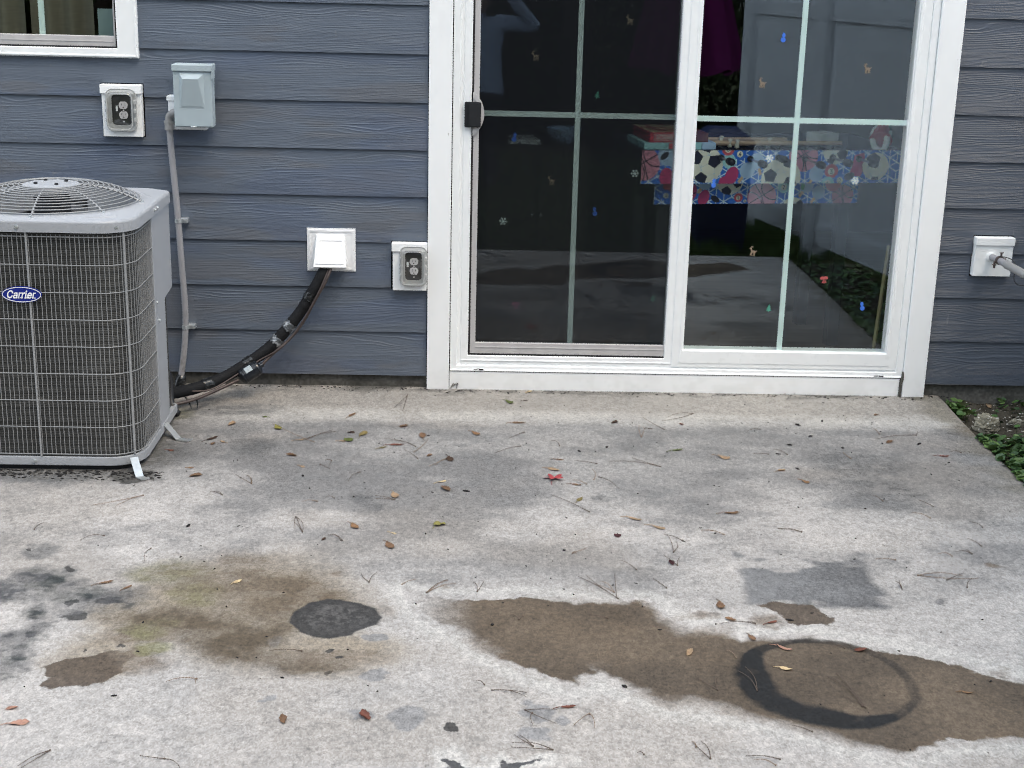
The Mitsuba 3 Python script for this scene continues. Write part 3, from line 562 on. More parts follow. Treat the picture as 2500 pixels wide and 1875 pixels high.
for x0, x1 in ((-1.96, -1.62), (-1.60, -1.36)):
    xs = np.linspace(x0, x1, 40)
    yv = .17 + .016 * np.sin(xs * 75) + .006 * np.sin(xs * 31 + 2)
    loops = [np.stack([xs, yv + .003 * z, xs * 0 + z], 1) for z in (1.12, 1.6, 2.2)]
    key = add('curtain', strips(loops, False), 'curtain', True)
    lab(key, 'tan curtain panel behind the window, left of the muntin' if x0 < -1.7 else 'tan curtain panel behind the window, right of the muntin', 'curtain', 'curtains behind the window')
pbr('note_paper', (.30, .38, .38), .7)
nk = thing('note_card', 'blue grey card with dark scribbled lettering in the window corner', 'card')
add(f'{nk}__sheet', bx(-1.338, -1.19, .125, .127, 1.30, 1.437), 'note_paper')
nm_ = rot(meshkit.text_mesh('223', .024, .0008, True), 90, [0, 0, 1])
nm_ = nm_.copy(); nm_.apply_translation(-nm_.bounds[0])
nm_ = upright(nm_, .1246); nm_.apply_translation([-1.262, 0, 1.35])
add(f'{nk}__lettering', nm_, 'outlet_dark')

# ---------------------------------------------------------------- room behind the glass
RX0, RX1, RY1, RZ1 = -2.6, 2.9, 3.6, 2.6
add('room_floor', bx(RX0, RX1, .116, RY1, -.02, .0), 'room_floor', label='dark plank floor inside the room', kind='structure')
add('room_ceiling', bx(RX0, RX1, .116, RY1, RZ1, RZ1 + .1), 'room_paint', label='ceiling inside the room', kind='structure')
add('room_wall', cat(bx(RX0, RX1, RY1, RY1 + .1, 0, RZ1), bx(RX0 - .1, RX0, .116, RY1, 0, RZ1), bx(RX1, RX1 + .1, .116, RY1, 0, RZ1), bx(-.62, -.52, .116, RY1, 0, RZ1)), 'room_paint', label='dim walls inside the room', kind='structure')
add(f'{H}__roof', bx(-2.9, 3.4, .02, 4.0, 2.76, 2.9), 'foundation')


# ================================================================ CONDENSER UNIT
AC = thing('air_conditioner', 'grey outdoor air conditioner condenser with wire guard and domed fan grille', 'air conditioner')
CX, CY, HX, HY = -1.33, -.650, .325, .318


def outline(d=0.0, n=220):
    """plan of the cabinet, grown by d: big round corners in front, cut rear right corner"""
    P = Polygon([(CX - HX, CY - HY), (CX + HX, CY - HY), (CX + HX, CY + HY - .045), (CX + HX - .075, CY + HY), (CX - HX, CY + HY)])
    P = P.intersection(rrect(2 * HX, 2 * HY, .105, CX, CY).union(sbox(CX, CY, CX + HX, CY + HY))).buffer(-.012).buffer(.012 + d, quad_segs=10)
    P = max(getattr(P, 'geoms', [P]), key=lambda g: g.area)
    L = P.exterior
    a0 = np.linspace(0, L.length, n, endpoint=False)
    q = np.array([L.interpolate(s).coords[0] for s in a0])
    c = q - [CX, CY]
    k = np.argmin(np.abs(np.arctan2(c[:, 1], c[:, 0]) + np.pi / 2))
    q = np.roll(q, -k, 0)
    if (q[1] - q[0])[0] * (CY - q[0][1]) - (q[1] - q[0])[1] * (CX - q[0][0]) < 0: q = q[::-1]
    return q


def lv(q, z): return np.c_[q, np.full(len(q), z)]


def loft(*rows): return strips([lv(outline(d), z) for d, z in rows])


def fill(d, z, up=True):
    q = outline(d)
    V = np.vstack([lv(q, z), [[CX, CY, z]]])
    n = len(q)
    F = [(i, (i + 1) % n, n) if up else ((i + 1) % n, i, n) for i in range(n)]
    return trimesh.Trimesh(V, F, process=False)


add(f'{AC}__pad', cat(loft((-.014, .0), (-.014, .02)), fill(-.014, .02)), 'ac_dark')
add(f'{AC}__base_pan', cat(loft((-.02, .0185), (.004, .0185), (.006, .021), (.006, .046), (.004, .0485), (-.002, .0485), (-.002, .04), (-.05, .04)), fill(-.05, .04)), 'ac_paint', 35)
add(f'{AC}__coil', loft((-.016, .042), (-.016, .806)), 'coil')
add(f'{AC}__liner', cat(loft((-.05, .806), (-.05, .05)), fill(-.05, .06)), 'ac_dark')
# wire guard on front and right side, up to the corner panel
q = outline(.0, 900)
seg = np.r_[0, np.cumsum(np.linalg.norm(np.diff(q, axis=0), axis=1))]
yend = -.655
ok = ~((q[:, 0] > CX + .1) & (q[:, 1] > yend))
wires = []
s = .004
while s < seg[-1]:
    i = int(np.searchsorted(seg, s))
    x, y = q[min(i, len(q) - 1)]
    if not (x > CX + .1 and y > yend) and y < CY + .25:
        wires.append(tube([(x, y, .054), (x, y, .4), (x, y, .792)],   .0012, 5))
    s += .0146
add(f'{AC}__guard_wires', cat(wires), 'ac_wire', True, kind='stuff')
first = np.argmax(~ok)
path = np.vstack([q[-230:], q[:first]])
qo = outline(.0022, 900)
patho = np.vstack([qo[-230:], qo[:first]])
for z in (.0575, .152, .243, .334, .425, .515, .604, .694, .785):
    add(f'{AC}__guard_hoop', tube(lv(patho[::4], z), .0016, 5), 'ac_wire', True)
for x in (-1.352, -1.033):
    i = np.argmin(np.abs(q[:300, 0] - x) + (q[:300, 1] > CY) * 9)
    x_, y_ = outline(.0045, 900)[i]
    add(f'{AC}__guard_strap', tube([(x_, y_, .05), (x_, y_, .4), (x_, y_, .803)], .0036, 8), 'ac_wire', True)
# top cover
lid = [lv(outline(d), z) for d, z in ((.0, .800), (.0125, .800), (.0125, .829), (.0115, .8335), (.008, .838), (.002, .840), (-.02, .841))]
o = outline(-.02)
FC = np.array([CX, CY])
ang = np.arctan2(*(o - FC).T[::-1])
for r, z in ((.290, .8435), (.283, .850), (.276, .846), (.272, .80), (.272, .60)):
    lid.append(np.c_[FC + r * np.c_[np.cos(ang), np.sin(ang)], np.full(len(o), z)])
top = add(f'{AC}__top_cover', strips(lid), 'ac_paint', 35)
ribs = []
for (x0, y0, x1, y1) in ((CX + .17, CY - .292, CX + .275, CY - .262), (CX + .235, CY + .235, CX + .30, CY + .13), (CX - .27, CY - .292, CX - .17, CY - .296)):
    ribs.append(tube([(x0, y0, .8405), ((x0 + x1) / 2, (y0 + y1) / 2, .8412), (x1, y1, .8405)], [.003, .0045, .003], 8))
add(f'{AC}__cover_ribs', cat(ribs), 'ac_paint', True)
# fan grille
hoops = []
dome = lambda r: .848 + .052 * (1 - ((max(r - .085, 0)) / .203) ** 2.0)
for r in np.linspace(.104, .287, 12):
    a = np.linspace(0, 2 * np.pi, 90)
    hoops.append(tube(np.c_[CX + r * np.cos(a), CY + r * np.sin(a), np.full(90, dome(r) + .003)], .0021, 6, False))
for h_ in hoops: add(f'{AC}__grille_ring', h_, 'ac_wire', True)
for k in range(8):
    a = math.radians(-87 + 45 * k)
    rr = np.linspace(.07, .289, 14)
    P = [(CX + r * math.cos(a), CY + r * math.sin(a), dome(r) - .001) for r in rr] + [(CX + .296 * math.cos(a), CY + .296 * math.sin(a), .842)]
    add(f'{AC}__grille_spoke', tube(P, .0034, 7), 'ac_wire', True)
    e = P[-1]
    add(f'{AC}__screw', cat(cyl((e[0], e[1], .840), (e[0], e[1], .8465), .0065, 12), cyl((e[0], e[1], .8465), (e[0], e[1], .849), .0045, 6)), 'galv', 30)
prof = np.array([(0, .9045), (.024, .9045), (.027, .9030), (.031, .9045), (.064, .9045), (.067, .9025), (.071, .9035), (.090, .9015), (.094, .8985), (.094, .895), (0, .893)])
cap = trimesh.creation.revolve(prof, sections=72)
cap.apply_translation((CX, CY, 0))
add(f'{AC}__grille_cap', cap, 'ac_paint', 25)
for k in range(4):
    a = math.radians(35 + 90 * k)
    add(f'{AC}__cap_bolt', cyl((CX + .052 * math.cos(a), CY + .052 * math.sin(a), .903), (CX + .052 * math.cos(a), CY + .052 * math.sin(a), .9105), .0065, 6), 'black_plastic', 20)
add(f'{AC}__fan_motor', cyl((CX, CY, .72), (CX, CY, .86), .06, 32), 'ac_dark', 30)
for k in range(3):
    a0 = math.radians(120 * k - 38)
    rows = []
    for r in np.linspace(.07, .255, 7):
        aa = a0 + np.linspace(-.5, .42, 9) * (1.15 - .5 * r)
        rows.append(np.c_[CX + r * np.cos(aa), CY + r * np.sin(aa), .775 + .045 * np.linspace(-1, 1, 9)])
    add(f'{AC}__fan_blade', strips(rows, False), 'fan_blade', True)
# corner panel and service cover
xr = CX + HX
pan = Polygon([(-.652, .030), (-.497, .030), (-.497, .478), (-.365, .490), (-.365, .800), (-.652, .800)])
m = trimesh.creation.extrude_polygon(pan, .05, engine='earcut')
m.vertices = np.stack([xr - .0475 + m.vertices[:, 2], m.vertices[:, 0], m.vertices[:, 1]], 1)
add(f'{AC}__service_panel', m, 'ac_paint')
add(f'{AC}__corner_post', bx(xr - .02, xr + .0055, -.664, -.640, .03, .800, .002), 'ac_paint')
add(f'{AC}__rear_panel', bx(CX - .2, xr - .05, CY + HY - .02, CY + HY, .03, .80), 'ac_paint')
for (x, y, z) in ((xr + .004, -.632, .495), (xr + .004, -.605, .425), (xr + .014, -.64, .818), (xr + .014, -.60, .818)):
    add(f'{AC}__screw', cat(cyl((x - .004, y, z), (x + .002, y, z), .0062, 12), cyl((x + .002, y, z), (x + .005, y, z), .004, 6)), 'galv', 30)
for x in (-1.352, -1.046, -1.60):
    i = np.argmin(np.abs(q[:300, 0] - x) + (q[:300, 1] > CY) * 9) if x > CX - .1 else 0
    y = outline(.0, 900)[i][1] if x > CX - .1 else CY - HY
    for z, dd in ((.817, .0125), (.034, .006)):
        if x == -1.046 and z < .1: continue
        add(f'{AC}__screw', cat(cyl((x, y - dd + .002, z), (x, y - dd - .004, z), .0062, 12), cyl((x, y - dd - .004, z), (x, y - dd - .007, z), .004, 6)), 'galv', 30)


def strap(p0, p1, tip, w, side):
    """bent flat metal hold-down"""
    p0, p1, tip = map(np.asarray, (p0, p1, tip))
    mid = p0 + (p1 - p0) * .9
    L = [p0, p0 + (p1 - p0) * .12, mid, p1, tip, tip + [0, 0, .006]]
    s_ = np.asarray(side) / np.linalg.norm(side) * w / 2
    rows = []
    for P in L:
        rows.append(np.array([P - s_, P + s_, P + s_ + [0, 0, .0035], P - s_ + [0, 0, .0035]]))
    return strips(rows)


add(f'{AC}__foot_strap', strap((-1.028, -.962, .044), (-.996, -1.03, .002), (-.972, -1.052, .002), .026, (.9, .42, 0)), 'galv')
add(f'{AC}__foot_strap', strap((-.998, -.60, .044), (-.945, -.645, .002), (-.900, -.662, .002), .026, (.5, .87, 0)), 'galv')
# badge
BXc, BYc, BZc = -1.352, CY - HY - .006, .598
el_ = affinity.scale(Point(0, 0).buffer(1, quad_segs=24), .0635, .0265)
BG = f'{AC}__badge'
bm = upright(ext(el_, .005), 0); bm.apply_translation((BXc, BYc, BZc))
add(BG, bm, 'badge_blue', 25)
lab(BG, 'blue oval badge with white lettering')
rim = el_.buffer(-.0018).difference(el_.buffer(-.0038))
rm = upright(ext(rim, .0008), 0); rm.apply_translation((BXc, BYc - .005, BZc))
add(f'{BG}__rim', rm, 'badge_white')
tx = meshkit.text_mesh('Carrier', .024, .0012, True)
tx.vertices[:, 0] += tx.vertices[:, 1] * .26
tx.vertices[:, 0] *= .092 / (tx.bounds[1][0] - tx.bounds[0][0])
tx.apply_translation(-np.array([(tx.bounds[0][0] + tx.bounds[1][0]) / 2, .0115, 0]))
# slab serifs
ser = [bx(x - .0035, x + .0035, -.0117, -.0095, 0, .0012) for x in (-.0165, -.002, .0115, .019, .041)]
tx = upright(cat(tx, ser), 0); tx.apply_translation((BXc, BYc - .005, BZc))
add(f'{BG}__lettering', tx, 'badge_white')

# ================================================================ ELECTRICAL ON THE WALL
# disconnect switch box
D = thing('disconnect_box', 'blue grey metal disconnect box with raised cover on the wall', 'electrical box')
add(f'{D}__mounting_block', bx(-1.058, -.918, -.030, .012, 1.012, 1.138, .003), 'trim')
add(f'{D}__block_cap', bx(-1.062, -.914, -.036, .012, 1.118, 1.136, .002), 'trim')
add(f'{D}__case', bx(-1.020, -.884, -.096, -.028, 1.030, 1.245, .002), 'box_grey')
add(f'{D}__hood', cat(bx(-1.0245, -.8785, -.1085, -.028, 1.2335, 1.257, .002), bx(-.8820, -.8780, -.104, -.05, 1.205, 1.235, .001)), 'box_grey')
add(f'{D}__cover', bx(-1.0215, -.8825, -.1005, -.0945, 1.0335, 1.232, .0015), 'box_grey')


def frustum(a, b, ya, yb):
    (x0, z0, x1, z1), (u0, w0, u1, w1) = a, b
    return trimesh.convex.convex_hull(np.array([(x0, ya, z0), (x1, ya, z0), (x1, ya, z1), (x0, ya, z1), (u0, yb, w0), (u1, yb, w0), (u1, yb, w1), (u0, yb, w1)]))


add(f'{D}__cover_boss', trimesh.convex.convex_hull(np.array([(x, -.100, z) for x in (-.999, -.909) for z in (1.098, 1.2275)] + [(-.984, -.1205, 1.207), (-.927, -.1205, 1.207), (-.990, -.1035, 1.108), (-.919, -.1035, 1.108)])), 'box_grey')
add(f'{D}__hasp', tube([(-.962, -.102, 1.0335), (-.956, -.109, 1.0325), (-.948, -.109, 1.0325), (-.942, -.102, 1.0335)], .0022, 6), 'galv', True)
add(f'{D}__knockout', cyl((-.8845, -.062, 1.072), (-.8825, -.062, 1.072), .011, 16), 'box_grey', 30)
# conduit
C = thing('conduit', 'grey plastic conduit running down the siding from the disconnect box', 'conduit')
cp = spline([(-1.055, -.036, 1.03), (-1.053, -.034, .95), (-1.041, -.03, .724), (-1.030, -.032, .45), (-1.026, -.033, .284), (-1.034, -.04, .165), (-1.053, -.055, .03)], 60)
add(f'{C}__pipe', tube(cp, .0118, 14), 'pvc_grey', True)
add(f'{C}__coupling', cat(cyl((-1.055, -.036, 1.012), (-1.055, -.036, 1.040), .0175, 18), cyl((-1.055, -.036, 1.036), (-1.055, -.036, 1.0445), .0195, 18)), 'fitting_grey', 30)
add(f'{C}__elbow', tube(spline([(-1.055, -.036, 1.042), (-1.053, -.037, 1.060), (-1.040, -.045, 1.074), (-1.015, -.055, 1.078)], 16), .0145, 14), 'fitting_grey', True)
for z in (.668, .252):
    i = np.argmin(np.abs(cp[:, 2] - z)); x, y, _ = cp[i]
    add(f'{C}__clamp', cat(cyl((x, y, z - .0075), (x, y, z + .0075), .0135, 16), bx(x + .008, x + .036, -.034, .004, z - .0085, z + .0085, .001), cyl((x + .027, -.0365, z), (x + .027, -.03, z), .0045, 10)), 'galv', 30)
add(f'{C}__tape_wrap', tube([(-1.046, -.05, .062), (-1.051, -.054, .042), (-1.056, -.058, .018), (-1.06, -.06, .006)], [.0185, .0215, .0225, .018], 12), 'black_tape', True)


def outlet(key, label, x0, x1, z0, z1, bc, rc, tiltx):
    """mounting block, cap, in-use cover and duplex receptacle; bc = cover centre and size, rc = receptacle x and z's"""
    O = thing(key, label, 'outlet', 'covered wall outlets')
    add(f'{O}__mounting_block', bx(x0 + .004, x1 - .002, -.022, .012, z0, z1 - .02, .002), 'trim')
    add(f'{O}__block_cap', bx(x0, x1, -.031, .012, z1 - .033, z1, .002), 'trim')
    bxc, bzc, bw, bh = bc
    sh = rrect(bw, bh, .024, bxc, bzc)
    add(f'{O}__cover_base', upright(ext(sh.difference(rrect(bw - .036, bh - .040, .014, bxc, bzc)), .008), -.0225), 'cover_rim', 30)
    add(f'{O}__plate', upright(ext(rrect(bw - .030, bh - .034, .012, bxc, bzc), .003), -.0222), 'outlet_dark')
    # clear bubble, dished
    rows = []
    for d, y in ((0, -.0235), (.001, -.036), (.004, -.052), (.010, -.062), (.020, -.066)):
        P = rrect(bw - 2 * d, bh - 2 * d, max(.024 - d * .6, .008), bxc, bzc).exterior
        rows.append(np.array([(*P.interpolate(t, normalized=True).coords[0], y) for t in np.linspace(0, 1, 72, endpoint=False)])[:, [0, 2, 1]])
    b = strips(rows)
    n0 = len(b.vertices)
    f0 = n0 - 72
    b = trimesh.Trimesh(np.vstack([b.vertices, [[bxc, -.066, bzc]]]), np.vstack([b.faces, [(f0 + i, f0 + (i + 1) % 72, n0) for i in range(72)]]), process=False)
    add(f'{O}__clear_cover', b, 'clear_cover', True)
    lip = []
    for d, y, r in ((-.001, -.031, .0024), (.008, -.0615, .0022)):
        P = rrect(bw - 2 * d, bh - 2 * d, max(.024 - d * .6, .008), bxc, bzc).exterior
        lip.append(tube(np.array([(*P.interpolate(t, normalized=True).coords[0], y) for t in np.linspace(0, 1, 73)])[:, [0, 2, 1]], r, 6, False))
    add(f'{O}__cover_rim', cat(lip), 'cover_rim', True)
    for i in range(3):
        z = bzc - .035 + .033 * i
        for hm_ in (bx(bxc + bw / 2 - .006, bxc + bw / 2 + .002, -.050, -.032, z - .008, z + .008, .0015), bx(bxc - bw / 2 - .002, bxc - bw / 2 + .003, -.048, -.034, z - .006, z + .006, .001)): add(f'{O}__hinge', hm_, 'cover_rim')
    rx, zs = rc
    for z in zs:
        face = Point(rx, z).buffer(.0165, quad_segs=10).intersection(sbox(rx - .02, z - .0135, rx + .02, z + .0135))
        slots = unary_union([sbox(rx - .0075, z - .001, rx - .0055, z + .0075), sbox(rx + .0055, z - .001, rx + .0075, z + .0065), Point(rx, z - .008).buffer(.0026, quad_segs=4)])
        r = add(f'{O}__receptacle', upright(ext(face.difference(slots), .003), -.0252), 'outlet_face')
    add(f'{O}__plate_screw', cat(*[cyl((rx, -.0252, z), (rx, -.027, z), .003, 10) for z in (sum(zs) / 2, zs[-1] - .024)]), 'outlet_face', 30)
    zt = sum(zs) / 2 + .006
    add(f'{O}__sticker', bx(rx - .028, rx - .0205, -.0258, -.0252, zt - .010, zt + .010), 'grey_white')
    return O


outlet('wall_outlet', 'covered wall outlet on white block below the window', -1.308, -1.156, .980, 1.172, (-1.231, 1.080, .108, .152), (-1.2245, (1.097, 1.061)), 0)
outlet('wall_outlet', 'covered wall outlet on white block beside the door casing', -.2285, -.0925, .410, .597, (-.1445, .508, .100, .150), (-.1425, (.526, .489)), 0)

# ================================================================ DRYER STYLE VENT HOOD
V_ = thing('vent_hood', 'white plastic wall vent hood with pipes coming out below', 'vent')
fl = sbox(-.5545, .478, -.3685, .6445)
add(f'{V_}__flange', cat(upright(ext(fl, .006), .002), upright(ext(fl.buffer(-.006).difference(fl.buffer(-.013)), .0035), -.0035)), 'white_plastic')


def vquad(a, b):
    return trimesh.convex.convex_hull(np.vstack([a, b]))


hood = np.array([(-.516, -.012, .619), (-.412, -.012, .619), (-.519, -.004, .622), (-.409, -.004, .622), (-.5235, -.075, .508), (-.399, -.075, .508), (-.5235, -.069, .503), (-.399, -.069, .503)])
fr = trimesh.convex.convex_hull(hood)
sideL = trimesh.convex.convex_hull(np.array([(-.5235, -.073, .506), (-.5195, -.004, .506), (-.518, -.004, .619), (-.5205, -.073, .506), (-.5155, -.004, .506), (-.514, -.004, .619)]))
sideR = trimesh.convex.convex_hull(np.array([(-.399, -.073, .506), (-.403, -.004, .506), (-.409, -.004, .619), (-.402, -.073, .506), (-.407, -.004, .506), (-.413, -.004, .619)]))
add(f'{V_}__hood', cat(fr, sideL, sideR), 'white_plastic')
# raised panel on the hood face
dirv = np.array([0, -.063, -.111]); dirv /= np.linalg.norm(dirv)
nv = np.array([0, -.111, .063]); nv /= np.linalg.norm(nv)
o_ = np.array([0, -.012, .619])


def onface(x, s, h): return o_ + [x, 0, 0] + dirv * s + nv * h


pf = []
for (x0, x1, u0, u1) in ((-.506, -.419, .018, .022), (-.513, -.410, .112, .116)):
    pf.append(trimesh.convex.convex_hull(np.array([onface(x, s, h) for x in (x0, x1) for s in (u0, u1) for h in (-.002, .0035)])))
for (xa, xb) in ((-.506, -.513), (-.419, -.410)):
    pf.append(trimesh.convex.convex_hull(np.array([onface(x + e, s, h) for x, s in ((xa, .018), (xb, .116)) for e in (-.002, .002) for h in (-.002, .0035)])))
add(f'{V_}__hood_rim', cat(pf), 'white_plastic')

# ================================================================ REFRIGERANT LINES
Rf = thing('refrigerant_line', 'black foam insulated refrigerant line with shiny tape curving down to the condenser', 'pipe')
lp = spline([(-.474, -.030, .513), (-.486, -.044, .488), (-.526, -.06, .413), (-.579, -.07, .327), (-.63, -.085, .263), (-.672, -.1, .215), (-.71, -.115, .182), (-.758, -.135, .15), (-.833, -.17, .107), (-.919, -.22, .076), (-.991, -.28, .068), (-1.05, -.345, .075)], 160)
lw = meshkit.noise(np.c_[np.arange(160) * .35, np.zeros(160), np.zeros(160)], 4)
add(f'{Rf}__insulation', tube(lp, .0222 + .0016 * (lw - .5), 18), 'black_rubber', True)
seglen = np.r_[0, np.cumsum(np.linalg.norm(np.diff(lp, axis=0), axis=1))]


def wrap(s0, s1, mat_, seed, r=.0242):
    i0, i1 = np.searchsorted(seglen, (s0, s1))
    P = lp[i0:i1 + 1]
    P = np.array([P[0] + (P[-1] - P[0]) * t if False else np.array([np.interp(t, np.linspace(0, 1, len(P)), P[:, k]) for k in range(3)]) for t in np.linspace(0, 1, 18)])
    m_ = tube(P, r, 24, False)
    d = meshkit.fbm(m_.vertices * 75, 3, seed) - .5
    c = np.repeat(P, 24, 0)[:len(m_.vertices)]
    u = m_.vertices - c
    u /= np.linalg.norm(u, axis=1, keepdims=True)
    m_.vertices += u * (d * .006)[:, None]
    tdir = (P[-1] - P[0]) / np.linalg.norm(P[-1] - P[0])
    ends = np.r_[np.arange(24), np.arange(24) + 24 * 17]
    m_.vertices[ends] += tdir * (rng.random((48, 1)) - .5) * .012
    add(f'{Rf}__tape_wrap', m_, mat_, 50)


wrap(.125, .158, 'black_tape', 1)
wrap(.268, .303, 'silver_tape', 2)
wrap(.343, .372, 'silver_tape', 3)
wrap(.478, .512, 'black_tape', 4)
wrap(.655, .69, 'black_tape', 5)
lq = spline([(-.455, -.045, .515), (-.461, -.062, .493), (-.489, -.08, .43), (-.516, -.085, .384), (-.556, -.098, .309), (-.594, -.115, .256), (-.648, -.13, .203), (-.687, -.145, .17), (-.716, -.160, .139)], 50)
add(f'{Rf}__liquid_line', tube(lq, .0056, 10), 'copper', True)
lq2 = spline([(-.800, -.198, .090), (-.83, -.21, .078), (-.88, -.25, .062), (-.942, -.31, .048), (-1.03, -.37, .040)], 40)
add(f'{Rf}__liquid_line', tube(lq2, .0062, 10), 'copper', True)
wr = spline([(-.464, -.05, .508), (-.515, -.095, .39), (-.56, -.11, .31), (-.60, -.125, .252), (-.66, -.15, .195), (-.715, -.155, .164), (-.74, -.165, .150), (-.86, -.235, .083), (-.90, -.26, .068), (-.95, -.275, .066), (-.99, -.30, .072)], 70)
add(f'{Rf}__control_wire', tube(wr, .0032, 7), 'copper', True)
a_, b_ = np.array([-.797, -.196, .094]), np.array([-.722, -.163, .137])
ax_ = (b_ - a_) / np.linalg.norm(b_ - a_)
L_ = np.linalg.norm(b_ - a_)
dr_pts = [(0, .008), (.004, .020), (.010, .028), (.014, .0305), (.017, .0305), (.018, .0285), (.021, .0285), (.022, .0305), (L_ - .022, .0305), (L_ - .021, .0285), (L_ - .017, .0285), (L_ - .016, .0305), (L_ - .010, .029), (L_ - .004, .021), (L_, .009), (L_ + .012, .008)]
add(f'{Rf}__filter_drier', tube([a_ + ax_ * t for t, r in dr_pts], [r for t, r in dr_pts], 28), 'drier_black', 25, label='black canister filter on the liquid line')
# label on the canister
lbl = []
side = np.cross(ax_, [0, 0, 1]); side /= np.linalg.norm(side)
up_ = np.cross(side, ax_)
rows = [np.array([a_ + ax_ * t + .0309 * (math.cos(w) * up_ - math.sin(w) * -side) for t in np.linspace(.030, .058, 3)]) for w in np.linspace(.25, 1.1, 8)]
add(f'{Rf}__drier_label', strips(rows, False), 'box_grey', True)
fw = spline([(-1.045, -.33, .16), (-1.03, -.34, .09), (-1.018, -.37, .03), (-.995, -.385, .012)], 20)
add(f'{Rf}__whip', tube(fw, .0125, 12), 'black_plastic', True)
for i, (p0, p1) in enumerate((((-.985, -.30, .052), (-.96, -.32, .012)), ((-.945, -.30, .05), (-.94, -.315, .008)))):
    add(f'{Rf}__tape_tail', tube([p0, np.add(p0, p1) / 2 + [.004, 0, 0], p1], [.004, .003, .0015], 5), 'black_tape', True)

# ================================================================ HOSE BIB AND HOSE
F_ = thing('hose_tap', 'white mounting block with a hose tap on the right hand siding', 'tap')
add(f'{F_}__mounting_block', bx(2.032, 2.1805, -.022, .012, .509, .645, .002), 'grey_white')
add(f'{F_}__block_cap', bx(2.030, 2.1825, -.030, .012, .632, .6625, .002), 'grey_white')
hx, hz = 2.0965, .588
add(f'{F_}__flange', cat(cyl((hx, -.0215, hz), (hx, -.030, hz), .0185, 24), tube([(hx, -.029, hz), (hx, -.031, hz), (hx, -.033, hz)], [.0185, .017, .0145], 24)), 'grey_white', 30)
add(f'{F_}__pipe', cyl((hx, -.03, hz), (hx + .009, -.088, hz - .001), .0128, 18), 'pvc_grey', True)
add(f'{F_}__clamp', cat(tube([(hx + .009, -.086, hz), (hx + .0095, -.092, hz), (hx + .0105, -.099, hz)], [.0165, .018, .0165], 18),
    bx(hx - .013, hx - .006, -.097, -.089, hz - .030, hz - .003, .001), bx(hx - .0165, hx - .0025, -.099, -.087, hz - .0195, hz - .0155, .001),
    bx(hx + .020, hx + .034, -.097, -.088, hz + .001, hz + .008, .001), cyl((hx + .013, -.092, hz + .012), (hx + .014, -.092, hz + .031), .0042, 8), bx(hx + .006, hx + .022, -.095, -.089, hz + .028, hz + .031, .001)), 'copper', 30)
HS = thing('hose', 'grey hose leaving the tap towards the right edge', 'hose')
hp = spline([(hx + .010, -.095, hz - .001), (hx + .0165, -.12, hz - .004), (hx + .026, -.18, hz - .008), (hx + .060, -.29, hz - .025), (hx + .14, -.45, hz - .12), (hx + .26, -.56, hz - .33), (hx + .42, -.62, hz - .56), (hx + .62, -.55, hz - .605), (hx + .9, -.3, hz - .61)], 70)
add(f'{HS}__tube', tube(hp, .0138, 14), 'pvc_grey', True)
add(f'{HS}__sleeve', tube(hp[2:9], .0158, 16), 'fitting_grey', True)
add(f'{HS}__wire', tube(spline([(hx + .004, -.10, hz + .018), (hx + .02, -.105, hz + .016), (hx + .044, -.12, hz + .010), (hx + .062, -.15, hz - .018), (hx + .092, -.21, hz - .045), (hx + .12, -.26, hz - .06), (hx + .17, -.33, hz - .10)], 40), .0019, 6), 'black_plastic', True)
add(f'{HS}__wire', tube(spline([(hx + .05, -.16, hz - .03), (hx + .052, -.15, hz - .060), (hx + .072, -.14, hz - .083), (hx + .105, -.15, hz - .085), (hx + .15, -.2, hz - .075), (hx + .2, -.3, hz - .09)], 40), .0015, 6), 'black_plastic', True)


# ================================================================ GEL STICKERS ON THE GLASS
STK = {'blue': (.045, .16, .62), 'tan': (.24, .18, .125), 'white': (.62, .70, .68), 'red': (.42, .09, .09), 'green': (.07, .28, .20), 'pink': (.36, .06, .19)}
for k, c in STK.items(): pbr('sticker_' + k, c, .5)


def flake(r):
    L = []
    for k in range(6):
        a = math.radians(60 * k + 8)
        L.append(LineString([(0, 0), (r * math.cos(a), r * math.sin(a))]).buffer(.0019, cap_style=2))
        for s_ in (-1, 1):
            b = a + s_ * .75
            p = (r * .55 * math.cos(a), r * .55 * math.sin(a))
            L.append(LineString([p, (p[0] + r * .36 * math.cos(b), p[1] + r * .36 * math.sin(b))]).buffer(.0016, cap_style=2))
    return unary_union(L)


def seg_(*p, w=.003): return LineString(p).buffer(w)


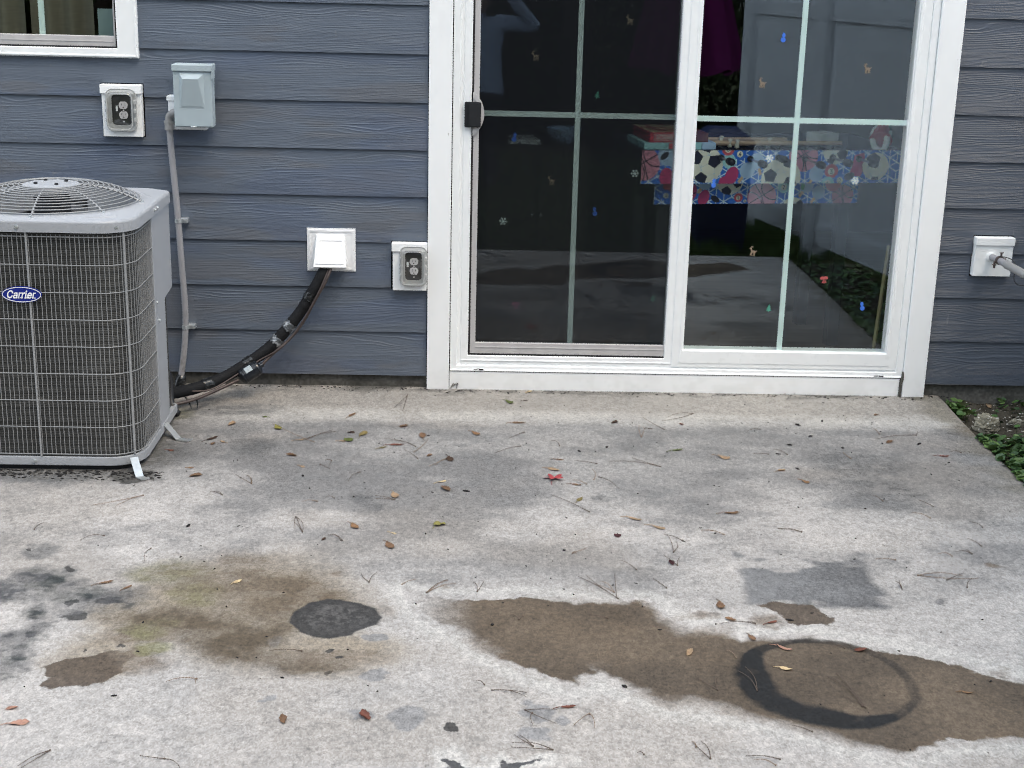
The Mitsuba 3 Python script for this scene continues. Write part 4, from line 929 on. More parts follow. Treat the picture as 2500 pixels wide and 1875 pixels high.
SHAPES = {
    'snowman': unary_union([Point(0, -.009).buffer(.0105), Point(0, .008).buffer(.007), sbox(-.0045, .013, .0045, .020), sbox(-.008, .0125, .008, .0145)]),
    'reindeer': unary_union([affinity.scale(Point(.001, 0).buffer(.0075), 1.45, .72), seg_((.008, -.002), (.010, -.018), w=.0019), seg_((-.007, -.002), (-.009, -.018), w=.0019), seg_((.004, -.004), (.004, -.017), w=.0017), seg_((-.004, -.004), (-.003, -.018), w=.0017),
                             seg_((-.008, .002), (-.012, .010), w=.003), affinity.scale(Point(-.014, .011).buffer(.004), 1.3, .8), seg_((-.011, .013), (-.008, .022), w=.0012), seg_((-.009, .018), (-.004, .020), w=.001), seg_((-.013, .013), (-.015, .021), w=.0012), seg_((.011, .003), (.015, .006), w=.0016)]),
    'snowflake': flake(.018),
    'tree': unary_union([Polygon([(-.013, -.011), (.013, -.011), (.0, .004)]), Polygon([(-.010, -.002), (.010, -.002), (0, .012)]), Polygon([(-.0065, .007), (.0065, .007), (0, .019)]), sbox(-.002, -.017, .002, -.010)]),
    'bow': unary_union([affinity.rotate(affinity.scale(Point(-.009, .006).buffer(.008), 1.15, .9), 20), affinity.rotate(affinity.scale(Point(.009, .006).buffer(.008), 1.15, .9), -20), Point(0, .004).buffer(.005), Polygon([(-.001, .003), (-.012, -.017), (-.004, -.016)]), Polygon([(.001, .003), (.012, -.017), (.004, -.016)]), Polygon([(-.002, .002), (-.002, -.019), (.003, -.018)])]),
}
WHERE = ['upper right, left of the muntin', 'just above the muntin bar', 'upper right corner', 'on the dark bulb of the table print', 'lower right on the table print', 'left side over the seam of the printed panels', 'over the reflected grass', 'lower right over the reflected weeds', 'lowest right corner', 'low, left of the muntin',
         'highest one, right of the muntin', 'highest one, left of the muntin', 'right of the muntin, above the bar', 'left, below the bar', 'beside the board game stack', 'dim one, left of the muntin mid height', 'left, lower half', 'right of the muntin, lower half', 'low, over the reflected slab', 'low, near the centre stile']
cname = {'blue': 'blue', 'tan': 'tan', 'white': 'white', 'red': 'red', 'green': 'green', 'pink': 'dark pink'}
for (k, c, x, z, side), w in zip(STICKERS, WHERE):
    P = affinity.rotate(SHAPES[k], rng.uniform(-16, 16), origin=(0, 0))
    P = affinity.scale(P, .88, .88, origin=(0, 0))
    m_ = upright(ext(P, .0009), 0)
    y = (YR - .0016 if side == 'R' else YL + .0016) + TILT * (z - 1)
    m_.apply_translation((x, y, z))
    add(f'{k}_sticker', m_, 'sticker_' + c, label=f'{cname[c]} {k} sticker on the {"right" if side == "R" else "left screened"} pane, {w}', cat='sticker', group='holiday stickers on the glass')

# ================================================================ FALLEN LEAVES AND PINE NEEDLES
LC = {'green': (.085, .105, .03), 'tan': (.29, .20, .125), 'darkbrown': (.055, .033, .022), 'brown': (.15, .088, .052), 'redbrown': (.14, .052, .034), 'olive': (.17, .135, .055), 'orange': (.20, .115, .062),
      'pale': (.50, .38, .22), 'yellow': (.20, .18, .055), 'red': (.30, .05, .055), 'maroon': (.05, .018, .02), 'black': (.012, .011, .011), 'pink': (.34, .19, .14)}
for k, c in LC.items():
    def fn(p, n, uv, c=c):
        v = fbm(p.x * 130, p.y * 130, 1.0)
        return mix(tuple(x * .62 for x in c), tuple(min(1, x * 1.3) for x in c), v)
    pbr('leaf_' + k, mikit.proc(fn), .6, spec=.3)


def star_r(a): return .38 + .62 * abs(math.cos(2.5 * a)) ** 1.6


def leaf_mesh(kind, L, r_):
    nu, nv = 13, 7
    W = {'oval': .46, 'curl': .40, 'lance': .25, 'round': .8}.get(kind, .9)
    curl = {'oval': .10, 'curl': .34, 'lance': .16, 'round': .10}.get(kind, .08)
    V, F = [], []
    if kind in ('star', 'lobed', 'heart'):
        n = 60
        for ring in range(6):
            t = ring / 5
            for i in range(n):
                a = 2 * math.pi * i / n
                rad = {'star': star_r(a / 1.0), 'lobed': .55 + .35 * abs(math.cos(1.5 * a)), 'heart': .8 * (1 - .38 * math.sin(a / 2 + math.pi / 2) ** 12 + .35 * max(0, math.cos(a - math.pi)) ** 6)}[kind]
                x, y = t * rad * math.cos(a) * L / 2, t * rad * math.sin(a) * L / 2
                z = .035 * L * t * t * (1 + math.sin(5 * a + 1)) + .05 * L * t * math.sin(a + 1)
                V.append((x, y, z + .003))
        for ring in range(5):
            for i in range(n):
                k = (i + 1) % n
                a, b, c, d = ring * n + i, ring * n + k, (ring + 1) * n + k, (ring + 1) * n + i
                F += [(a, b, c), (a, c, d)]
        V = np.array(V)
    else:
        bend, twist = r_.uniform(-.3, .3), r_.uniform(-.9, .9) * (2 if kind == 'curl' else 1)
        lift = r_.uniform(.04, .13)
        for i in range(nu):
            u = i / (nu - 1)
            w = L * W * (math.sin(math.pi * u ** .85) ** .9) * (1 - .12 * math.sin(u * 23))
            for j in range(nv):
                s_ = (j / (nv - 1) - .5)
                th = twist * (u - .5)
                y0, z0 = s_ * w, curl * abs(s_ * 2) ** 1.7 * w + lift * L * (2 * u - 1) ** 2 + .012 * L * math.sin(j * 2.3 + i)
                V.append((L * (u - .5), y0 * math.cos(th) - z0 * math.sin(th) + bend * L * (u - .5) ** 2, y0 * math.sin(th) + z0 * math.cos(th)))
        for i in range(nu - 1):
            for j in range(nv - 1):
                a = i * nv + j
                F += [(a, a + nv, a + nv + 1), (a, a + nv + 1, a + 1)]
        V = np.array(V)
    V[:, 2] += .0012 - V[:, 2].min()
    m_ = trimesh.Trimesh(V, np.array(F), process=False)
    stem = tube(np.array([(L * .46, 0, V[:, 2].mean() * .6 + .001), (L * .66, L * .04, .003), (L * .86, L * .10, .0018)]), [.0011, .0009, .0007], 5)
    if kind in ('lance', 'oval', 'star', 'lobed'): m_ = cat(m_, stem)
    return m_


def ground_z(x, y): return .010 * np.clip((y + .36) / .3, 0, 1) ** 2


ANCH = [('the red star leaf', .61, -.73), ('the condenser foot strap', -.97, -1.05), ('the round dark stain', -.265, -2.045), ('the pot ring', .963, -2.36), ('the left door casing', -.05, -.1), ('the right door casing', 1.85, -.1), ('the middle of the door', .9, -.1),
        ('the slab edge on the right', 1.9, -.75), ('the insulated pipe', -.75, -.25), ('the long damp run', .35, -2.1), ('the middle of the slab', .35, -1.35), ('the square dark mark', 1.15, -1.78), ('the front left corner', -.85, -2.6), ('the broken skin at the front', .2, -2.72)]


def where(x, y):
    n_, ax, ay = min(ANCH, key=lambda a: (a[1] - x) ** 2 + (a[2] - y) ** 2)
    dx, dy = x - ax, y - ay
    if math.hypot(dx, dy) < .12: return f'close to {n_}'
    rel = ('right of' if dx > 0 else 'left of') if abs(dx) > abs(dy) * 1.2 else ('behind' if dy > 0 else 'in front of')
    return f'{rel} {n_}'


ORD = ['', 'second ', 'third ', 'fourth ', 'fifth ', 'sixth ', 'seventh ']


def uniq(items):
    """labels (descr, place, x, y) -> texts made unique by their order from left to right"""
    g = {}
    for i, it in enumerate(items): g.setdefault((it[0], it[1]), []).append(i)
    out = [None] * len(items)
    for (d, w), L in g.items():
        L.sort(key=lambda i: items[i][2])
        for r, i in enumerate(L):
            out[i] = f'{d} {w}' if len(L) == 1 else f'{ORD[r]}{d} from the left, {w}' if r else f'leftmost {d} {w}'
    return out


KN = {'oval': 'oval leaf', 'curl': 'curled leaf', 'lance': 'narrow leaf', 'round': 'round leaf', 'star': 'star shaped leaf', 'lobed': 'lobed leaf', 'heart': 'heart shaped leaf'}
CN = {'green': 'green', 'tan': 'tan', 'darkbrown': 'dark brown', 'brown': 'brown', 'redbrown': 'reddish brown', 'olive': 'olive', 'orange': 'orange brown', 'pale': 'pale', 'yellow': 'yellow', 'red': 'red', 'maroon': 'maroon', 'black': 'black', 'pink': 'pinkish brown'}
texts = uniq([(f'{CN[c]} {KN[k]}', where(x, y), x, y) for k, c, x, y, L, a in LEAVES])
for (k, c, x, y, L, a), t in zip(LEAVES, texts):
    r_ = random.Random(hash((round(x * 1e4), round(y * 1e4))) & 0xffff)
    m_ = leaf_mesh(k, min(L * .93, .056) * {'star': 1.3, 'heart': .5}.get(k, 1.0), r_)
    m_ = rot(m_, a + 180, [0, 0, 1])
    m_.apply_translation((x, y, ground_z(x, y)))
    if k == 'star': t = 'red star shaped leaf lying alone in the middle of the slab'
    add('fallen_leaf', m_, 'leaf_' + c, True, label=t, cat='leaf', group='fallen leaves on the slab')
pbr('needle', (.10, .075, .06), .6, spec=.3)
pbr('needle_pale', (.20, .14, .10), .6, spec=.3)


def ndesc(P):
    L = max(math.dist(P[0], q) for q in P[1:])
    s_ = 'long ' if L > .15 else 'short ' if L < .06 else ''
    return s_ + ('single pine needle' if len(P) == 2 else 'forked pine needle')


texts = uniq([(ndesc(P), where(*np.mean(P, 0)), *np.mean(P, 0)) for P in NEEDLES])
for i, (P, t) in enumerate(zip(NEEDLES, texts)):
    r_ = random.Random(i)
    ms = []
    for q_ in P[1:]:
        a, b = np.array(P[0]), np.array(q_)
        d = b - a
        nrm = np.array([-d[1], d[0]])
        bow, hz_ = r_.uniform(-.10, .10), r_.uniform(.002, .007)
        pts = [np.r_[a + d * u + nrm * bow * math.sin(math.pi * u), .0022 + hz_ * math.sin(math.pi * u) + ground_z(*(a + d * u))] for u in np.linspace(0, 1, 9)]
        ms.append(tube(pts, np.linspace(.0011, .0006, 9), 5))
    hd = pts[0]
    ms.append(ball((P[0][0], P[0][1], .0025 + ground_z(*P[0])), .0021, 1))
    add('pine_needle', cat(ms), 'needle' if i % 4 else 'needle_pale', True, label=t, cat='pine needle', group='pine needles on the slab')
# crumbs nobody could count
cr = []
for i in range(300):
    x, y = rng.uniform(-1.0, 1.9), -rng.beta(1.1, 1.5) * 2.7
    if x < -.9 and y > -1.05: continue
    s_ = rng.uniform(.0010, .0034) * (1 + .9 * (rng.random() < .12))
    m_ = trimesh.creation.icosphere(0, s_)
    m_.vertices *= [rng.uniform(.8, 2.4), .8, .5]
    m_.apply_transform(trimesh.transformations.rotation_matrix(rng.uniform(0, 6), [0, 0, 1]))
    m_.apply_translation((x, y, s_ * .4 + ground_z(x, y)))
    cr.append(m_)
for i in range(300):      # dirt along the foot of the wall
    x, y = rng.uniform(-1.0, 2.0), -abs(rng.normal(0, .02)) + (.012 if False else 0)
    if -.095 < x < 1.9: y -= .022
    s_ = rng.uniform(.001, .0035)
    m_ = trimesh.creation.icosphere(0, s_); m_.vertices *= [1.6, 1, .6]
    m_.apply_translation((x, y, s_ * .4 + ground_z(x, y)))
    cr.append(m_)
for i in range(420):      # grit round the condenser pad
    x, y = rng.uniform(-1.66, -.93), CY - HY - .0 - abs(rng.normal(.03, .03))
    s_ = rng.uniform(.0012, .004)
    m_ = trimesh.creation.icosphere(0, s_); m_.vertices *= [2.2, 1, .5]
    m_.apply_translation((x, y, s_ * .4))
    cr.append(m_)
add('debris', cat(cr), 'leaf_black', label='dark crumbs and grit scattered over the slab', kind='stuff')

# ================================================================ WEEDS, ROCK
pbr('weed_leaf', {'type': 'mesh_attribute', 'name': 'vertex_color'}, .45, spec=.4)
WV, WF, WC = [], [], []


def weed(x, y, r, tone):
    z = max(soil_z(x, y) + rng.uniform(.008, .03), .007 if x < 1.985 else -1)
    n = 10
    tilt = np.array([rng.normal(0, .35), rng.normal(-.15, .35)])
    base = len(WV)
    c = np.array(tone) * rng.uniform(.7, 1.35)
    WV.append((x, y, z)); WC.append(c * .8)
    ph = rng.uniform(0, 6.3)
    for i in range(n):
        a = ph + 2 * math.pi * i / n
        k = r * (1 - .30 * (i == 0)) * rng.uniform(.92, 1.08)
        dx, dy = k * math.cos(a), k * math.sin(a)
        WV.append((x + dx, y + dy, z + dx * tilt[0] + dy * tilt[1] + .18 * r)); WC.append(c)
    for i in range(n): WF.append((base, base + 1 + i, base + 1 + (i + 1) % n))
    b2 = len(WV)   # stalk
    for dx in (-.0008, .0008):
        WV.extend([(x + dx, y, z), (x + dx + tilt[0] * .01, y + .004, z - .04)]); WC.extend([c * .7, c * .6])
    WF.append((b2, b2 + 1, b2 + 3)); WF.append((b2, b2 + 3, b2 + 2))


G1, G2, G3 = (.055, .115, .032), (.088, .15, .045), (.042, .085, .035)
for i in range(1700):
    x, y = 1.955 + abs(rng.normal(0, .36)), rng.uniform(-1.35, -.47)
    if rng.random() < .25 and x > 2.05: continue
    weed(x, y, rng.uniform(.007, .019), (G1, G2, G3)[rng.integers(3)])
for i in range(60): weed(1.978 + abs(rng.normal(0, .028)), rng.uniform(-.22, -.03), rng.uniform(.007, .015), (G1, G2)[rng.integers(2)])
for i in range(90): weed(rng.uniform(2.19, 2.6), rng.normal(-.0, .035), rng.uniform(.008, .016), (G1, G2, G3)[rng.integers(3)])
for i in range(45): weed(rng.uniform(2.02, 2.5), rng.uniform(-.45, -.05), rng.uniform(.005, .012), (G1, G3)[rng.integers(2)])
for i in range(900): weed(rng.uniform(1.98, 3.0), rng.uniform(-2.85, -1.3), rng.uniform(.008, .018), (G1, G2, G3)[rng.integers(3)])
add('ground_cover', trimesh.Trimesh(np.array(WV), np.array(WF), process=False), 'weed_leaf', color=np.clip(np.array(WC), 0, 1), label='low round leaved weeds growing along the slab edge', kind='stuff')
# moss and crumbs in the bed
ms = []
for i in range(520):
    x, y = rng.uniform(1.97, 2.7), rng.uniform(-.5, .02)
    s_ = rng.uniform(.002, .006)
    m_ = trimesh.creation.icosphere(0, s_); m_.vertices *= [rng.uniform(.8, 2.2), 1, .6]
    m_.apply_translation((x, y, soil_z(x, y) + s_ * .3)); ms.append(m_)
add('soil_crumbs', cat(ms), 'soil', label='crumbs of soil and mulch in the bare bed', kind='stuff')
ms = []
for i in range(70):
    x, y = rng.uniform(1.99, 2.6), rng.uniform(-.48, -.02)
    s_ = rng.uniform(.002, .0055)
    m_ = trimesh.creation.icosphere(0, s_); m_.vertices *= [rng.uniform(.8, 1.8), 1, .6]
    m_.apply_translation((x, y, soil_z(x, y) + s_ * .6)); ms.append(m_)
pbr('shell_white', (.5, .48, .43), .8)
add('white_chips', cat(ms), 'shell_white', label='small white stone chips in the soil bed', kind='stuff')


def rock(c, r, sc, seed):
    m_ = trimesh.creation.icosphere(4, 1.0)
    d = 1 + .95 * (meshkit.fbm(m_.vertices * 1.9 + seed, 4, seed) - .5) + .5 * (meshkit.fbm(m_.vertices * 7, 3, seed + 3) - .5)
    m_.vertices *= d[:, None] * r * np.array(sc)
    m_.apply_translation(c)
    return m_


pbr('rock', mikit.proc(lambda p, n, uv: mix(mix((.13, .12, .09), (.30, .28, .22), fbm(p.x * 60, p.y * 60, p.z * 60)), (.62, .60, .54), smoothstep(.72, .82, noise(p.x * 110, p.y * 110, p.z * 110)))), .9, spec=.2)
add('rock', rock((2.045, -.325, -.002), .045, (1.0, 1.0, .85), 3), 'rock', 50, label='rough pale grey rock beside the slab edge', cat='rock')
add('rock', rock((2.175, -.285, -.006), .022, (1.2, .9, .8), 8), 'rock', 50, label='smaller pale rock right of the rough rock', cat='rock')
for x, y, c, L in ((2.03, -.07, 'redbrown', .05), (2.16, -.50, 'orange', .05), (2.10, -.66, 'redbrown', .05), (2.16, -.02, 'tan', .05)):
    m_ = rot(leaf_mesh('curl', L, random.Random(int(x * 1000))), rng.uniform(0, 360), [0, 0, 1]); m_.apply_translation((x, y, soil_z(x, y) + (.022 if y < -.45 else .004)))
    add('fallen_leaf', m_, 'leaf_' + c, True, label=f'{CN[c]} curled leaf among the weeds, ' + {2.03: 'near the wall foot', 2.16: 'nearest the rock' if y < -.4 else 'against the foundation', 2.10: 'towards the right frame edge'}[x], cat='leaf')

# ================================================================ GAME TABLE BEHIND THE GLASS
PC = {'p_blue': (.035, .16, .62), 'p_line': (.75, .85, .9), 'p_white': (.80, .80, .75), 'p_black': (.012, .014, .03), 'p_pink': (.62, .25, .34), 'p_mag': (.50, .05, .17), 'p_teal': (.36, .66, .70), 'p_sky': (.42, .58, .80), 'p_red': (.58, .10, .12), 'p_wood': (.62, .44, .28), 'p_cream': (.84, .82, .70), 'p_green': (.10, .40, .18)}
for k, c in PC.items(): pbr(k, c, .4)
TB = thing('game_table', 'game table with sports ball print on blue side panels behind the right pane', 'table')
ca, sa = math.cos(math.radians(9)), math.sin(math.radians(9))
TP = np.array([.785, .565, .893])


def tab(m_):
    m_ = m_.copy()
    v = m_.vertices
    m_.vertices = np.stack([TP[0] + v[:, 0] * ca - v[:, 1] * sa, TP[1] + v[:, 0] * sa + v[:, 1] * ca, TP[2] + v[:, 2]], 1)
    return m_


TW, TD = 1.17, .58
add(f'{TB}__cabinet', tab(cat(bx(0, TW, 0, .018, -.142, 0), bx(0, TW, TD - .018, TD, -.142, 0), bx(0, .018, .019, TD - .019, -.142, 0), bx(TW - .018, TW, .019, TD - .019, -.142, 0), bx(.018, TW - .018, .019, TD - .019, -.142, -.12))), 'p_black')
add(f'{TB}__playing_field', tab(bx(.019, TW - .019, .02, TD - .02, -.115, -.095)), 'p_white')
add(f'{TB}__lower_box', tab(bx(.077, TW - .17, .055, TD - .05, -.238, -.1425)), 'p_black')
for x in (.1, TW - .24):
    for y in (.08, TD - .12):
        add(f'{TB}__leg', tab(bx(x, x + .05, y, y + .05, -.893, -.2385)), 'black_plastic')


def art(W_, Hh, items, ox, oz, lattice=True):
    """flat print as coloured pieces lying side by side in one plane"""
    R = sbox(0, 0, W_, Hh)
    layers = [('p_blue', R)]
    if lattice:
        L, s_ = [], .040
        for r_ in range(-1, int(Hh / s_) + 2):
            for c in range(-1, int(W_ / (s_ * 1.732)) + 2):
                x, y = c * s_ * 1.732 + (s_ * .866 if r_ % 2 else 0), r_ * s_ * 1.5 - .01
                for k in range(6):
                    if (r_ + c) % 2 and k % 2: continue
                    a = math.radians(60 * k + 30)
                    L.append(LineString([(x, y), (x + s_ * math.cos(a), y + s_ * math.sin(a))]).buffer(.0021, cap_style=2))
                hexa = Polygon([(x + s_ * math.cos(math.radians(60 * k + 30)), y + s_ * math.sin(math.radians(60 * k + 30))) for k in range(6)])
                L.append(hexa.exterior.buffer(.0020))
        layers.append(('p_line', unary_union(L)))
    for m_, P in items: layers.append((m_, affinity.translate(P, ox, oz)))
    out = {}
    left = R
    for m_, P in reversed(layers):
        q_ = P.buffer(0).intersection(left)
        if not q_.is_empty: out.setdefault(m_, []).append(q_)
        left = left.difference(P.buffer(1e-5))
    res = {}
    for m_, L in out.items():
        u = unary_union(L)
        g_ = [g for g in getattr(u, 'geoms', [u]) if g.geom_type == 'Polygon' and g.area > 2e-7]
        if g_: res[m_] = cat([trimesh.creation.extrude_polygon(g, .0012, engine='earcut') for g in g_])
    return res


K = .0004
U = lambda x, y: ((x + 476) * K, (630 - y) * K)
U2 = lambda x, y: ((x + 476) * K - .077, (868 - y) * K)


def circ(x, y, r, f=U): return Point(*f(x, y)).buffer(r * K, quad_segs=14)


def pent(x, y, r, rt, f=U):
    cx, cy = f(x, y)
    return Polygon([(cx + r * K * math.cos(math.radians(rt + 72 * k)), cy + r * K * math.sin(math.radians(rt + 72 * k))) for k in range(5)])


def arcs(x, y, r, f=U):
    c = circ(x, y, r, f)
    cx, cy = f(x, y)
    R_ = r * K
    L = [LineString([(cx - R_, cy - R_ * .5), (cx, cy + R_ * .1), (cx + R_, cy + R_ * .7)]), LineString([(cx - R_ * .6, cy + R_), (cx, cy + R_ * .1), (cx + R_ * .3, cy - R_)]),
         Point(cx - R_ * .9, cy - R_ * .6).buffer(R_ * .95).exterior, Point(cx + R_ * .8, cy + R_ * .7).buffer(R_ * .85).exterior]
    return unary_union([l.buffer(.0022) for l in L]).intersection(c)


def digit(t, x, y, h, f=U):
    """outline of a figure, as polygons"""
    m_ = meshkit.text_mesh(t, h * K, .001, True)
    tri = m_.vertices[m_.faces][:, :, :2]
    n_ = m_.face_normals[:, 2] > .9
    P = unary_union([Polygon(t_).buffer(1e-5) for t_ in tri[n_]])
    b = P.bounds
    cx, cy = f(x, y)
    return affinity.translate(P, cx - (b[0] + b[2]) / 2, cy - (b[1] + b[3]) / 2)


def soccer(x, y, r, ps, f=U):
    c = circ(x, y, r, f)
    out = [('p_cream', c)]
    seam = []
    for (px, py, pr, rt) in ps:
        a, b = f(px, py)
        for k in range(5):
            w = math.radians(rt + 72 * k)
            seam.append(LineString([(a, b), (a + r * K * .85 * math.cos(w), b + r * K * .85 * math.sin(w))]).buffer(.0007))
    out.append(('p_sky', unary_union(seam).intersection(c)))
    out += [('p_black', pent(px, py, pr, rt, f).intersection(c)) for (px, py, pr, rt) in ps]
    return out


def billiard(x, y, r, m_, t, f=U):
    return [(m_, circ(x, y, r, f)), ('p_cream', circ(x - 2, y + 4, r * .5, f)), ('p_black', digit(t, x - 2, y + 4, r * .62, f))]


def paddle(x, y, r, f=U, rt=-125, m_='p_sky'):
    cx, cy = f(x, y)
    w = math.radians(rt)
    d = np.array([math.cos(w), math.sin(w)]) * K
    return [('p_wood', LineString([np.add((cx, cy), d * r * .8), np.add((cx, cy), d * r * 1.85)]).buffer(.0065, cap_style=2)), (m_, circ(x, y, r, f))]


def blob(x, y, a, b, rt, f=U):
    return affinity.rotate(affinity.scale(Point(*f(x, y)).buffer(K, quad_segs=14), a, b), rt)


I1 = []
I1 += [('p_pink', circ(-450, 420, 175)), ('p_black', arcs(-450, 420, 175)), ('p_sky', circ(-190, 330, 110)), ('p_mag', blob(-200, 560, 75, 100, 0)), ('p_black', blob(-230, 335, 55, 30, 40))]
I1 += soccer(225, 430, 190, [(115, 355, 80, 10), (318, 392, 75, 60), (180, 575, 72, 20), (240, 245, 60, 0)])
I1 += billiard(485, 395, 75, 'p_teal', '1') + billiard(465, 262, 70, 'p_red', '3') + billiard(600, 312, 68, 'p_blue', '4')
I1 += [('p_mag', blob(520, 545, 70, 100, -20)), ('p_mag', circ(450, 620, 70))] + paddle(790, 390, 85, rt=-70) + paddle(690, 490, 85)
I1 += [('p_pink', circ(1310, 340, 165)), ('p_black', arcs(1310, 340, 165))] + soccer(1075, 580, 222, [(952, 548, 78, 15), (1180, 625, 78, 50), (1150, 400, 70, 0)])
I1 += soccer(1670, 290, 140, [(1750, 320, 65, 30), (1620, 395, 45, 80)]) + paddle(1470, 530, 82) + billiard(1640, 500, 76, 'p_red', '3') + billiard(1745, 595, 70, 'p_blue', '2') + billiard(1610, 630, 72, 'p_teal', '1')
I1 += [('p_mag', Polygon([U(1890, 330), U(2000, 300), U(2020, 480), U(1970, 560), U(1850, 540)]))] + soccer(2140, 450, 150, [(2110, 380, 85, 20), (2140, 610, 60, 50)]) + [('p_black', blob(1850, 555, 60, 38, 20))]
for m_, me in art(TW, .1415, I1, 0, 0).items():
    add(f'{TB}__printed_panel', tab(upright(me, -.0002).apply_translation([0, 0, -.1418]) if False else mov(upright(me, -.0002), 0, 0, -.1418)), m_)
I2 = [('p_mag', circ(60, 730, 130, U2)), ('p_black', arcs(60, 730, 130, U2)), ('p_red', circ(-80, 660, 110, U2))] + billiard(-150, 770, 60, 'p_blue', '4', U2) + paddle(280, 640, 75, U2)
I2 += [('p_mag', blob(270, 800, 60, 90, -20, U2)), ('p_black', blob(400, 815, 55, 30, -30, U2))] + soccer(555, 620, 150, [(520, 735, 62, 10), (640, 650, 50, 40)], U2)
I2 += billiard(660, 800, 48, 'p_red', '3', U2) + billiard(738, 835, 36, 'p_blue', '4', U2) + [('p_pink', circ(925, 800, 165, U2)), ('p_black', arcs(925, 800, 165, U2))]
I2 += billiard(1170, 688, 66, 'p_teal', '7', U2) + billiard(1285, 650, 55, 'p_blue', '9', U2) + paddle(1430, 680, 75, U2) + [('p_green', blob(1385, 680, 22, 45, 0, U2))] + paddle(1570, 750, 75, U2)
I2 += soccer(1290, 930, 130, [(1390, 880, 70, 20)], U2) + [('p_pink', circ(1850, 790, 125, U2)), ('p_black', arcs(1850, 790, 125, U2)), ('p_red', circ(1730, 650, 90, U2))]
for m_, me in art(TW - .247, .0955, I2, 0, 0).items():
    add(f'{TB}__lower_printed_panel', tab(mov(upright(me, .0545), .077, 0, -.238)), m_)
# player rods with grips in front
pbr('chrome', (.5, .5, .52), .25, metallic=.9)
for i, (x, out_) in enumerate(((.345, .10), (.475, .13), (.60, .035), (.72, .16), (.845, .14), (.965, .13))):
    z = -.03 - .006 * (i % 2)
    add(f'{TB}__rod', tab(cyl((x, -out_, z), (x, TD + .1, z), .005, 8)), 'chrome', True)
    add(f'{TB}__grip', tab(tube([(x, -out_ - .055, z), (x, -out_ - .05, z), (x, -out_ - .03, z), (x, -out_ - .008, z), (x, -out_, z)], [.008, .015, .016, .015, .009], 12)), 'black_plastic', True)
    add(f'{TB}__bushing', tab(cyl((x, -.012, z), (x, 0, z), .013, 12)), 'black_plastic', 30)
    fig = []
    for k in range(3):
        y = .12 + k * .16
        fig.append(tube([(x, y, z - .055), (x, y, z - .02), (x, y, z + .012), (x, y, z + .028)], [.008, .012, .012, .006], 8))
    add(f'{TB}__player_figures', tab(cat(fig)), 'black_plastic', True)
for i, (y, z, x0, x1) in enumerate(((.10, .004, .25, .93), (.16, .012, .12, .70))):
    add('wooden_cue', tab(tube([(x0, y, z + .012), ((x0 + x1) / 2, y + .006, z + .012), (x1, y + .015, z + .011)], [.0115, .0105, .009], 10)), 'p_wood', True, label=('longer ' if i == 0 else 'shorter ') + 'wooden cue lying across the game table, ' + ('nearer the glass' if i == 0 else 'farther from the glass'), cat='cue')
for i, (x, y, z) in enumerate(((.375, .11, .027), (.392, .15, .03), (.415, .10, .024), (.445, .09, .022), (.60, .12, .026))):
    add('wooden_pawn', tab(tube([(x, y, z - .024), (x, y, z - .012), (x + .001, y, z), (x + .002, y, z + .008), (x + .002, y, z + .012)], [.011, .009, .007, .011, .006], 10)), 'p_cream', True, label=('leftmost', 'second', 'third', 'fourth', 'rightmost')[i] + ' cream wooden peg on the cues of the game table', cat='peg', group='wooden pegs on the game table')
BXk = thing('board_game_box', 'red board game box with white lettering on top of the stack', 'box')
pbr('box_red', (.45, .03, .06), .5); pbr('box_cover', mikit.proc(lambda p, n, uv: mix((.34, .30, .2), (.2, .05, .05), smoothstep(.45, .6, fbm(p.x * 30, p.y * 30, 1.0)))), .5)
add(f'{BXk}__carton', tab(bx(.035, .225, .02, .29, .030, .072, .001)), 'box_red')
add(f'{BXk}__lid_print', tab(bx(.037, .223, .022, .288, .0722, .0730)), 'box_cover')
tm = meshkit.text_mesh('SCRABBLE', .0165, .0008, True)
tm = mov(upright(tm, .0185), .062, 0, .0435)
add(f'{BXk}__lettering', tab(tm), 'p_white')
add(f'{BXk}__lettering_border', tab(cat(bx(.055, .205, .0180, .0195, .0385, .0400), bx(.055, .205, .0180, .0195, .0640, .0655), bx(.055, .0565, .0180, .0195, .0402, .0638))), 'p_white')
BXl = thing('board_game_box', 'pale blue board game box under the red one', 'box')
add(f'{BXl}__carton', tab(bx(.012, .262, .012, .30, .001, .0295, .001)), 'p_teal')
add(f'{BXl}__lettering', tab(cat(bx(.118, .142, .0108, .0116, .004, .027), mov(upright(meshkit.text_mesh('L', .015, .0006, True), .0104), .1245, 0, .0085))), 'p_red')
add('wooden_game_box', tab(bx(.235, .295, .03, .26, .0305, .068, .001)), 'leaf_redbrown', label='brown picture box beside the red board game box', cat='box')
add('blue_game_box', tab(bx(.265, .325, .012, .25, .001, .030, .001)), 'p_sky', label='bright blue box on the table right of the door stile', cat='box')
add('white_carton', tab(rot(bx(.83, .93, .16, .26, .001, .05, .001), 20, [0, 0, 1], (.88, .21, 0))), 'p_white', label='white open carton at the right end of the game table', cat='box')
HT = thing('santa_hat', 'red hat with white trim lying at the far right end of the table', 'hat')
add(f'{HT}__cone', tab(tube(spline([(1.105, .10, .03), (1.120, .13, .06), (1.135, .15, .075), (1.16, .16, .06)], 14), np.linspace(.05, .014, 14), 14)), 'box_red', True)
add(f'{HT}__trim', tab(tube(np.array([(1.10 + .05 * math.cos(a) * .5, .10 + .05 * math.sin(a), .035 + .045 * math.sin(a + .6)) for a in np.linspace(0, 2 * math.pi, 24)]), .013, 8, False)), 'p_white', True)
add(f'{HT}__bobble', tab(ball((1.168, .16, .052), .016)), 'p_white', True)
